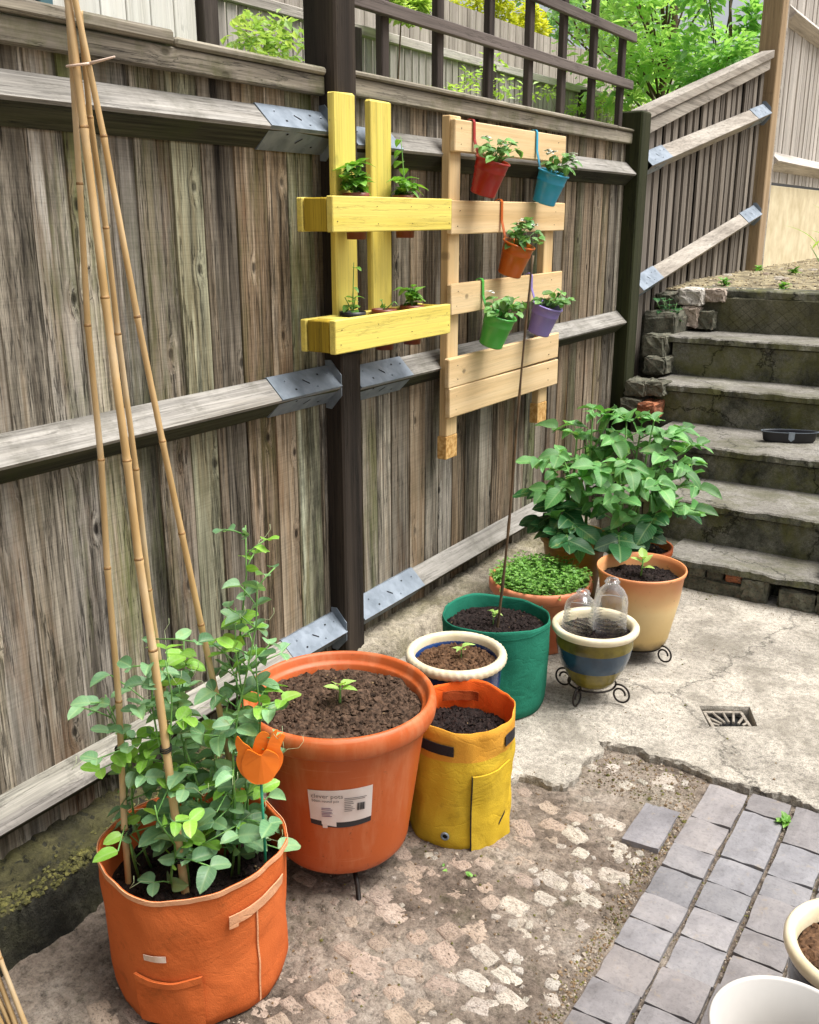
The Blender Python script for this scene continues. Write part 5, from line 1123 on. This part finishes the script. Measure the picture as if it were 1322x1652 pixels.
# ------------------------------------------------------------------ OLIVE AND BLUE POT WITH CLOCHES ON IRON STAND
IX, IY, IZ = .834, 2.65, .055
ip = thing('glazed_pot', 'olive glazed pot with slate blue band and cream rim holding two bottle cloches', 'plant pot', (IX, IY, IZ), 'glazed pots')
prof = [(.001, 0), (.062, 0), (.068, .006), (.082, .03), (.098, .062), (.101, .066), (.113, .10), (.119, .130), (.1205, .134), (.1205, .150), (.119, .165), (.120, .172), (.130, .176), (.1355, .184), (.136, .194), (.131, .2005), (.122, .201), (.114, .196), (.111, .18), (.11, .16)]
lathe('pot_body', prof, [M_olive, M_navyg, M_cream], ip, T(IX, IY, IZ), 72, None, [0] * 5 + [1] * 3 + [0] * 4 + [2] * 12)
b = B(); CA = math.atan2(0 - IY, 1.84 - IX)
def ir(a, z): return .101 + (.119 - .101) * (z - .066) / .064
for da, ph in ((-.75, .2), (.42, .5)):
    for k in range(5):
        an = k * 1.257 + ph
        for s in range(4):
            l0 = .003 + s * .004; ac = CA + da + math.cos(an) * l0 / .11; zc = .098 + math.sin(an) * l0; b.add(*patch(ir, ac, ac + .012, zc, zc + .0022, .0004, .0004, 1, 1))
    b.add(*patch(ir, CA + da + .12, CA + da + .42, .104, .1055, .0004, .0004, 6, 1, lambda u, v, z: z + .006 * math.sin(3 * u)))
b.mk('etched_motif', M_motif, ip, T(IX, IY, IZ))
soil(ip, IX, IY, IZ + .168, .112, M_soild, .008, .006, 400, .004, seed=33)
scroll_stand('scrolled iron stand under the olive and blue pot', IX, IY, .075, .052, 4, a0=R(-4), sz=.034)
def bottle(label, x, y, z, r1, h, neck, seed, tilt=0):
    t = thing('bottle_cloche', label, 'bottle', (x, y, z), 'cut plastic bottles used as cloches'); P = [(r1 * 1.0, 0), (r1, .008)]
    for k in range(5): P += [(r1 * 1.0, .012 + k * .011), (r1 * .955, .017 + k * .011), (r1, .022 + k * .011)]
    P += [(r1, h * .62), (r1 * .94, h * .72), (r1 * .72, h * .84)]
    if neck: P += [(r1 * .46, h * .92), (r1 * .36, h * .96), (r1 * .36, h * .985), (r1 * .46, h * .987), (r1 * .46, h * 1.0), (r1 * .36, h * 1.003), (r1 * .36, h * 1.05), (r1 * .30, h * 1.05)]
    else: P += [(r1 * .5, h * .88), (r1 * .2, h * .90), (r1 * .02, h * .895)]
    V, F = latheg(P, 40); F = F[:-1]; Mo = T(x, y, z) @ Matrix.Rotation(tilt, 4, 'X') @ Matrix.Rotation(-tilt * .6, 4, 'Y'); mk('bottle_wall', V, F, M_clear, t, Mo, True)
    V, F = patch(lambda a, zz: r1, .6, 2.6, h * .60, h * .62, .0003, .0004, 14, 1); mk('print_band', V, F, M_label, t, Mo, True)
bottle('shorter clear bottle cloche at the left of the olive pot', .786, 2.615, IZ + .168, .050, .135, True, 1, -.12)
bottle('taller clear bottle cloche with upright neck at the right of the olive pot', .872, 2.672, IZ + .168, .052, .172, True, 2)
# ------------------------------------------------------------------ BLEACHED POT ON IRON STAND
tp = thing('plant_pot', 'sun-bleached orange and cream plastic pot on a scrolled stand', 'plant pot', (.845, 3.023, .052))
lathe('pot_body', [(.001, 0), (.085, 0), (.097, .006), (.106, .03), (.134, .17), (.145, .262), (.150, .264), (.1515, .272), (.150, .278), (.146, .277), (.142, .26), (.137, .225)], M_tan, tp, T(.845, 3.023, .052), 72)
soil(tp, .845, 3.023, .282, .139, M_soild, .012, .006, 700, .004, seed=44)
scroll_stand('scrolled iron stand under the sun-bleached pot', .845, 3.023, .088, .05, 4, a0=R(-12), sz=.032)
seedling('sturdy pale green seedling in the sun-bleached pot', .845, 3.02, .29, .07, 5, scale=1.0, seed=46)

# ------------------------------------------------------------------ POTATO PLANTS
def potpot(label, x, y, h, r1, mat):
    t = thing('plant_pot', label, 'plant pot', (x, y, 0), 'pots of potato plants'); lathe('pot_body', [(.001, 0), (r1 * .7, 0), (r1 * .95, h * .9), (r1 * 1.04, h * .91), (r1 * 1.05, h), (r1 * .98, h), (r1 * .94, h * .85)], mat, t, T(x, y, 0), 48); soil(t, x, y, h * .88, r1 * .95, M_soild, .01, .006, 150, .004, seed=int(x * 100)); return t
M_olp = plain('ochre plastic', rgb('8a6a1c'), rgb('a27c2a'), rough=.5)
potpot('ochre pot of potato plants against the fence', .44, 3.40, .27, .13, M_olp); potpot('terracotta pot of potato plants behind the bleached pot', .70, 3.42, .265, .12, M_terra)
def potato(label, x, y, z, seed, stems, dark=.3):
    r = random.Random(seed); t = thing('potato_plant', label, 'plant', (x, y, z), 'potato plants'); b = B(); ps = B()
    for (tx, ty, tz) in stems:
        s0 = Vector((x + r.uniform(-.05, .05), y + r.uniform(-.05, .05), z)); tip = Vector((tx, ty, tz)); out = tip - s0
        P = [s0] + [s0 + Vector((out.x * u ** 1.5, out.y * u ** 1.5, out.z * u ** .8)) for u in (.35, .7, 1)]; a = math.atan2(out.y, out.x)
        b.tube(P, [.007, .006, .0045, .003], 6)
        nk = 4
        for k in range(nk):
            u = .45 + .55 * k / (nk - 1); seg = min(2, int(u * 3)); p = P[seg].lerp(P[seg + 1], u * 3 - seg); d = rdir(r, -.05, .5, a + (k % 2 * 2 - 1) * .9, .8); L = r.uniform(.07, .12); q = p + d * L + Vector((0, 0, -.015)); mid_ = p.lerp(q, .55) + Vector((0, 0, .015)); ps.tube([p, mid_, q], [.0028, .0022, .0014], 5)
            sdn = d.cross(Vector((0, 0, 1))).normalized(); meshes = POTD if p.z < z + .2 and r.random() < .8 else POT
            lf(t, r.choice(meshes), q, d + Vector((0, 0, r.uniform(-.6, .1))), Vector((.35, -.35, 1)), r.uniform(.7, 1.25), r.uniform(.5, 1.35))
            for (pp, sc) in ((mid_.lerp(q, .55), .95), (mid_, .8)):
                for s in (1, -1):
                    if r.random() < .08: continue
                    lf(t, r.choice(meshes), pp, d * .5 + sdn * s + Vector((0, 0, r.uniform(-.5, .2))), Vector((.3 + r.uniform(-.5, .5), -.3 + r.uniform(-.5, .5), 1)) + d * .2, sc * r.uniform(.5, 1.2), r.uniform(.6, 1.3))
        for k in range(4): lf(t, r.choice(POT), P[-1], rdir(r, .0, 1.0), (0, 0, 1), r.uniform(.5, .8), r.uniform(1.0, 1.3))
    b.mk('stems', M_stem, t, smooth=True, kind='stuff'); ps.mk('leaf_stalks', M_stem, t, smooth=True, kind='stuff'); return t
potato('tall potato plant by the fence in the ochre pot', .44, 3.38, .24, 71, [(.42, 3.42, .66), (.48, 3.42, .75), (.41, 3.34, .57), (.54, 3.44, .74), (.44, 3.24, .62), (.40, 3.24, .47), (.54, 3.20, .56), (.46, 3.16, .40), (.42, 3.5, .63), (.52, 3.12, .36)])
potato('bushy potato plant spreading towards the steps', .66, 3.42, .24, 72, [(.60, 3.46, .73), (.70, 3.48, .74), (.78, 3.46, .68), (.82, 3.44, .64), (.66, 3.26, .62), (.76, 3.30, .56), (.84, 3.34, .46), (.62, 3.20, .48), (.62, 3.58, .71), (.68, 3.22, .36), (.85, 3.5, .54)])

# ------------------------------------------------------------------ SMALL THINGS
dg = thing('drain_grate', 'small square drain grate sunk in the concrete', 'drain', (1.24, 2.757, -.02))
cx, cy = 1.241, 2.758; ux = Vector((.122, .078, 0)).normalized(); uy = Vector((-ux.y, ux.x, 0)); Md = Matrix(((ux.x, uy.x, 0, cx), (ux.y, uy.y, 0, cy), (0, 0, 1, -.016), (0, 0, 0, 1)))
M_grate = plain('grey drain plastic', rgb('6f675c'), rgb('a39a8c'), scale=60, rough=.7, bump=.3)
b = B(); s = .062
for (x0, x1, y0, y1) in ((-s, s, -s, -s + .010), (-s, s, s - .010, s), (-s, -s + .010, -s + .01, s - .01), (s - .010, s, -s + .01, s - .01)): b.box(x0, x1, y0, y1, -.008, 0, b=.001)
b.mk('frame', M_grate, dg, Md)
for k in range(9):
    a = R(20 + k * 17.5); p, q = Vector((0, -.052, -.003)), Vector((math.cos(a) * .16, -.052 + math.sin(a) * .16, -.003)); f = min(1, .052 / max(.001, abs(q.x)), .104 / max(.001, q.y + .052)); p = p.lerp(q, .28); q = Vector((q.x * f, -.052 + (q.y + .052) * f, -.003))
    if (q - p).length > .015: B().tube([p, q], .0042, 6).mk('bar', M_grate, dg, Md)
mk('sump', *boxg(-.06, .06, -.06, .06, -.08, -.02, 0), M_black, dg, Md)
# cake tin on the third tread
tr_ = thing('oval_dish', 'shallow oval black dish with a silver clip lying on a step', 'dish', (.955, 4.70, .455))
lathe('tin_wall', [(.001, .0), (.108, .0), (.116, .006), (.122, .036), (.126, .037), (.127, .040), (.122, .041), (.119, .036), (.112, .008), (.001, .006)], plain('black enamel tin', rgb('16161a'), rgb('222228'), rough=.35, bump=.1), tr_, T(.955, 4.70, .457) @ Matrix.Rotation(R(24), 4, 'Z') @ Matrix.Diagonal((1.02, .34, 1.2, 1)), 56)
Mt = T(.955, 4.70, .457) @ Matrix.Rotation(R(24), 4, 'Z') @ Matrix.Diagonal((1.02, .34, 1.2, 1))
V, F = patch(lambda a, z: .116 + .006 * z / .04, R(270) - .10, R(270) + .10, .006, .043, .002, .012, 8, 4, lambda u, v, z: z + (1 - v) * .010 * abs(2 * u - 1)); mk('clip', V, F, M_galv, tr_, Mt)
V, F = patch(lambda a, z: .1255, 0, 6.283, .0395, .042, .0, .0025, 56, 1); mk('rim_wire', V, F, M_galv, tr_, Mt, True)
# pots at the right edge
wp = thing('white_bucket', 'empty white plastic tub at the lower right corner', 'tub', (1.70, 1.275, -.02))
M_wpl = plain('white plastic', rgb('b4b0aa'), rgb('c0bcb6'), scale=4, rough=.45)
lathe('tub_wall', [(.001, 0), (.085, 0), (.090, .006), (.110, .308), (.115, .312), (.1165, .318), (.113, .321), (.108, .317), (.087, .30 - .06), (.08, .012), (.001, .012)], M_wpl, wp, T(1.70, 1.275, -.02), 72)
dp = thing('glazed_pot', 'black and olive glazed pot with a cream rim at the right edge', 'plant pot', (1.765, 1.60, -.02), 'glazed pots')
lathe('pot_body', [(.001, 0), (.075, 0), (.082, .008), (.106, .09), (.118, .17), (.1185, .176), (.121, .215), (.120, .235), (.129, .24), (.134, .25), (.134, .26), (.128, .268), (.119, .267), (.112, .258), (.11, .23)], [M_olive, M_blackg, M_cream], dp, T(1.765, 1.60, -.02), 72, None, [0] * 5 + [1] * 2 + [2] * 12)
soil(dp, 1.765, 1.60, .205, .111, M_soilr, .008, .006, 250, .004, seed=51)
# weeds
def weed(label, x, y, z, n, s, seed, mesh=None, h=.012): 
    r = random.Random(seed); t = thing('weed', label, 'weed', (x, y, z), 'weeds in cracks')
    for i in range(n): lf(t, r.choice(mesh or HERB), Vector((x + r.uniform(-.01, .01), y + r.uniform(-.01, .01), z + r.uniform(0, h))), rdir(r, .0, .9), (0, 0, 1), s * r.uniform(.6, 1.2), r.uniform(.8, 1.2))
weed('bright green weed sprouting from a joint in the brick paving', 1.503, 2.30, -.018, 16, .55, 1)
weed('small weed at the back of the step beside the black tin', 1.02 - .12, 4.87, .457, 7, .6, 2)
weed('tiny weed in the rubble in front of the yellow bag', .93, 1.70, -.03, 5, .35, 3); weed('tiny weed beside the foot of the yellow bag', .86, 1.70, -.035, 6, .35, 4)
rw = random.Random(88)
for i, l in enumerate(['grass tuft at the head of the steps by the side fence', 'green weed at the head of the steps near the middle', 'low weed at the head of the steps towards the right edge', 'leafy weed in the upper bed below the cream wall', 'yellowish weed in the upper bed by the tan post']):
    x_, y_ = [(.25, 5.95), (.62, 5.8), (.92, 5.78), (.45, 6.9), (.12, 7.3)][i]; weed(l, x_, y_, bed_z(x_, y_), 20, .9 + .5 * rw.random(), 200 + i, None, .03)
herb('dark leafy fern-like plant growing from the wall end beside the steps', .14, 5.33, .83, .22, .09, 8, POTD, 91, None, name='wall_plant', ls=.55, per=5)
herb('strappy green plant in the upper bed at the right edge', .62, 6.95, 1.12, .28, .14, 12, [leaf_mesh('leaf', .26, .022, M_seed, 6, .6, .7, .3, .5, 0, 1)], 92, None, name='bed_plant', ls=.9, per=1, elr=(.7, 1.3))
blk = thing('garden_block', 'tan stone block lying in the upper bed', 'stone', (.58, 8.1, 1.1)); block(.50, .66, 8.1, 8.25, 1.09, 1.26, M_stonet, .02, 'stone', 5, blk)
bl2 = thing('garden_block', 'pale flat stone beside the tan block in the upper bed', 'stone', (.9, 8.2, 1.1)); block(.74, 1.1, 8.2, 8.4, 1.1, 1.3, M_stone, .02, 'stone', 6, bl2)

# ------------------------------------------------------------------ BEYOND THE FENCE
ff = thing('boundary_fence', 'grey neighbour fence of narrow boards seen through the trellis', 'fence', (-2.6, 8, 1.1))
NB = [board_mesh('board', .088, 1.9, M_far, 500 + i, .012, .008, 4) for i in range(4)]; rf = random.Random(23)
y = 1.6
while y < 15:
    k = rf.uniform(.72, 1.0); link('board', rf.choice(NB), ff, T(-2.6, y, .82 + .0 * y), (k, k * .99, k * .97, 1)); y += .105
box('cap', -2.63, -2.56, 1.6, 15, 2.722, 2.79, M_farrail, ff, .005)
for y in (4.0, 6.05, 8.1, 10.2, 12.3): box('post', -2.585, -2.50, y, y + .1, .8, 2.75, M_trellisv, ff, .004)
fs = thing('tall_screen', 'tall pale grey timber screen behind the neighbour fence', 'fence', (-4.5, 12, 1.1)); TB = [board_mesh('board', .22, 2.75, M_far, 600 + i, .02, .014, 4) for i in range(3)]
y = 6.0
while y < 22: k = rf.uniform(.82, .98); link('board', rf.choice(TB), fs, T(-4.5, y, 1.12), (k * 1.02, k * .97, k * .92, 1)); y += .215
shed = thing('garden_shed', 'white painted garden shed behind the near fence', 'shed', (-1.9, 2.6, .7)); M_shed = wood('white painted boards', [rgb('c8c4bc'), rgb('dedad4'), rgb('e8e6e2')], 2, knots=.2, crack=.3, fine=.2, bump=.2)
for i in range(13): k = rf.uniform(.9, 1.04); box('wall_board', -1.53, -1.51, 1.72 + i * .135, 1.85 + i * .135, .7, 3.1, M_shed, shed, .003, (k, k, k * .98, 1))
box('corner_post', -1.56, -1.48, 3.49, 3.585, .7, 3.2, M_trellisv, shed, .004); box('door_frame', -1.508, -1.48, 2.62, 2.68, .7, 3.1, plain('teal paint', rgb('3a5a62'), rgb('4a6c74'), rough=.5), shed, .003); box('door_gap', -1.508, -1.50, 2.50, 2.61, .7, 3.1, M_trellisv, shed, .002); box('wall_core', -2.6 + .02, -1.535, 1.72, 3.48, .7, 3.05, M_shed, shed, .003); box('roof', -2.56, -1.40, 1.6, 3.65, 3.2, 3.26, M_post, shed, .004)

def foliage(b, c, rad, n, L, r, flat=.8, idx=1):
    for _ in range(n):
        d = Vector((r.gauss(0, 1), r.gauss(0, 1), r.gauss(0, 1))).normalized(); q = Vector(c) + Vector((d.x * rad[0], d.y * rad[1], d.z * rad[2])) * (r.random() ** .45)
        e = (d * .6 + rdir(r, -.7, .4)).normalized(); sdn = e.cross(Vector((r.uniform(-.4, .4), r.uniform(-.4, .4), 1))).normalized(); l = L * r.uniform(.6, 1.3); up = e.cross(sdn) * l * .12
        b.add([q, q + e * l * .5 + sdn * l * .26 - up, q + e * l, q + e * l * .5 - sdn * l * .26 - up], [[0, 1, 2], [0, 2, 3]], 0)
def tree(label, x, y, z, h, crown, clumps, per, L, mat, seed, trunk=.05, name='leafy_tree', cat='tree', group='trees and shrubs beyond the fence', clr=.45):
    r = random.Random(seed); t = thing(name, label, cat, (x, y, z), group); tb = B(); fb = B(); cz = z + h - crown[2]
    tb.tube([(x, y, z - .1), (x + r.uniform(-.05, .05), y, z + (h - crown[2]) * .6), (x + r.uniform(-.1, .1), y + r.uniform(-.1, .1), cz), (x, y, cz + crown[2] * .6)], [trunk * .6, trunk * .5, trunk * .35, trunk * .1], 8)
    for _ in range(clumps):
        d = Vector((r.gauss(0, 1), r.gauss(0, 1), r.gauss(0, 1))).normalized() * (r.random() ** .4); c = Vector((x + d.x * crown[0], y + d.y * crown[1], cz + d.z * crown[2]))
        s = clr * min(crown) * r.uniform(.5, 1.1); base_ = Vector((x, y, cz - crown[2] * .5 + d.z * crown[2] * .5)); tb.tube([base_, base_.lerp(c, .6) + Vector((0, 0, .05)), c], [trunk * .16, trunk * .11, trunk * .04], 5)
        foliage(fb, c, (s * 1.15, s * 1.15, s * .8), per, L, r)
    tb.mk('trunk', M_stemd, t, smooth=True); fb.mk('crown', mat, t); return t
L_green = leafmat('fresh green tree leaf', rgb('84bc6c'), rgb('cce8a4'), veins=False, transl=.5); L_dark = leafmat('dark tree leaf', rgb('6a9a68'), rgb('a8cc98'), veins=False, transl=.5)
L_yel = leafmat('golden conifer spray', rgb('b0b834'), rgb('e4e060'), veins=False, transl=.4); L_lime = leafmat('lime climber leaf', rgb('a8cc60'), rgb('d8e898'), veins=False, transl=.4)
tree('large bright green tree behind the sloping side fence', -1.75, 10.4, 1.1, 3.6, (1.05, 1.3, 1.35), 34, 120, .12, L_green, 1, .09, clr=.34)
tree('drooping green tree to the left of the tan post', -.85, 9.3, 1.1, 2.9, (.45, .7, 1.05), 18, 110, .11, L_green, 2, .05, clr=.5)
tree('dark distant tree above the trellis end', -5.5, 17.5, 1.5, 5.2, (1.4, 2.0, 1.7), 22, 80, .17, L_dark, 3, .12, clr=.34)
tree('pale distant tree top against the sky', -7.5, 24, 1.8, 7.5, (2.0, 2.4, 2.4), 18, 60, .25, L_dark, 4, .14, clr=.34)
for i, (l, y, h) in enumerate([('golden conifer at the left above the grey screen', 11.3, 4.2), ('golden conifer in the middle above the grey screen', 13.4, 4.0), ('golden conifer at the right end of the grey screen', 15.6, 3.7)]): tree(l, -5.5, y, 1.2, h - .1, (.6, 1.15, 1.2), 24, 150, .12, L_yel, 10 + i, .06, 'golden_conifer', clr=.42)
tree('leafy shrub with reddish tips beside the dark post behind the near fence', -1.1, 3.32, .9, 1.55, (.25, .34, .5), 26, 90, .055, leafmat('variegated shrub leaf', rgb('64a050'), rgb('c8d488'), veins=False, transl=.45), 20, .02, 'garden_shrub', 'shrub', clr=.5)
for i, (l, y, h, cr) in enumerate([('lime green climber low on the neighbour fence at the left', 6.9, 1.75, (.2, .5, .35)), ('airy lime green bush in front of the neighbour fence', 7.9, 1.9, (.25, .55, .45)), ('wispy yellowish climber further along the neighbour fence', 9.3, 1.95, (.2, .6, .5)), ('green bush at the far end of the trellis', 11.3, 2.2, (.4, .8, .7)), ('climber hanging over the top of the neighbour fence', 6.35, 2.35, (.15, .35, .2)), ('leafy bush between trellis end and side fence', 12.9, 2.7, (.7, .9, 1.0))]):
    tree(l, -2.35 if i != 5 else -2.9, y, .85, h, cr, 12 if i < 3 else 20, 42 if i < 3 else 110, .06, L_lime if i != 5 else L_green, 30 + i, .015, 'climbing_plant' if i != 5 else 'garden_shrub', 'climber' if i < 5 and i != 3 else 'bush', clr=.5)
pg = thing('pergola', 'pale timber pergola beam in the far neighbour garden', 'pergola', (-3, 13, 1.3))
beam('beam', 12.2, 3.40, 14.6, 3.72, -3.05, -2.98, .10, M_farrail, pg); box('post', -3.06, -2.97, 12.4, 12.5, 1.3, 3.38, M_far, pg, .004); box('post', -3.06, -2.97, 14.3, 14.4, 1.3, 3.6, M_far, pg, .004)
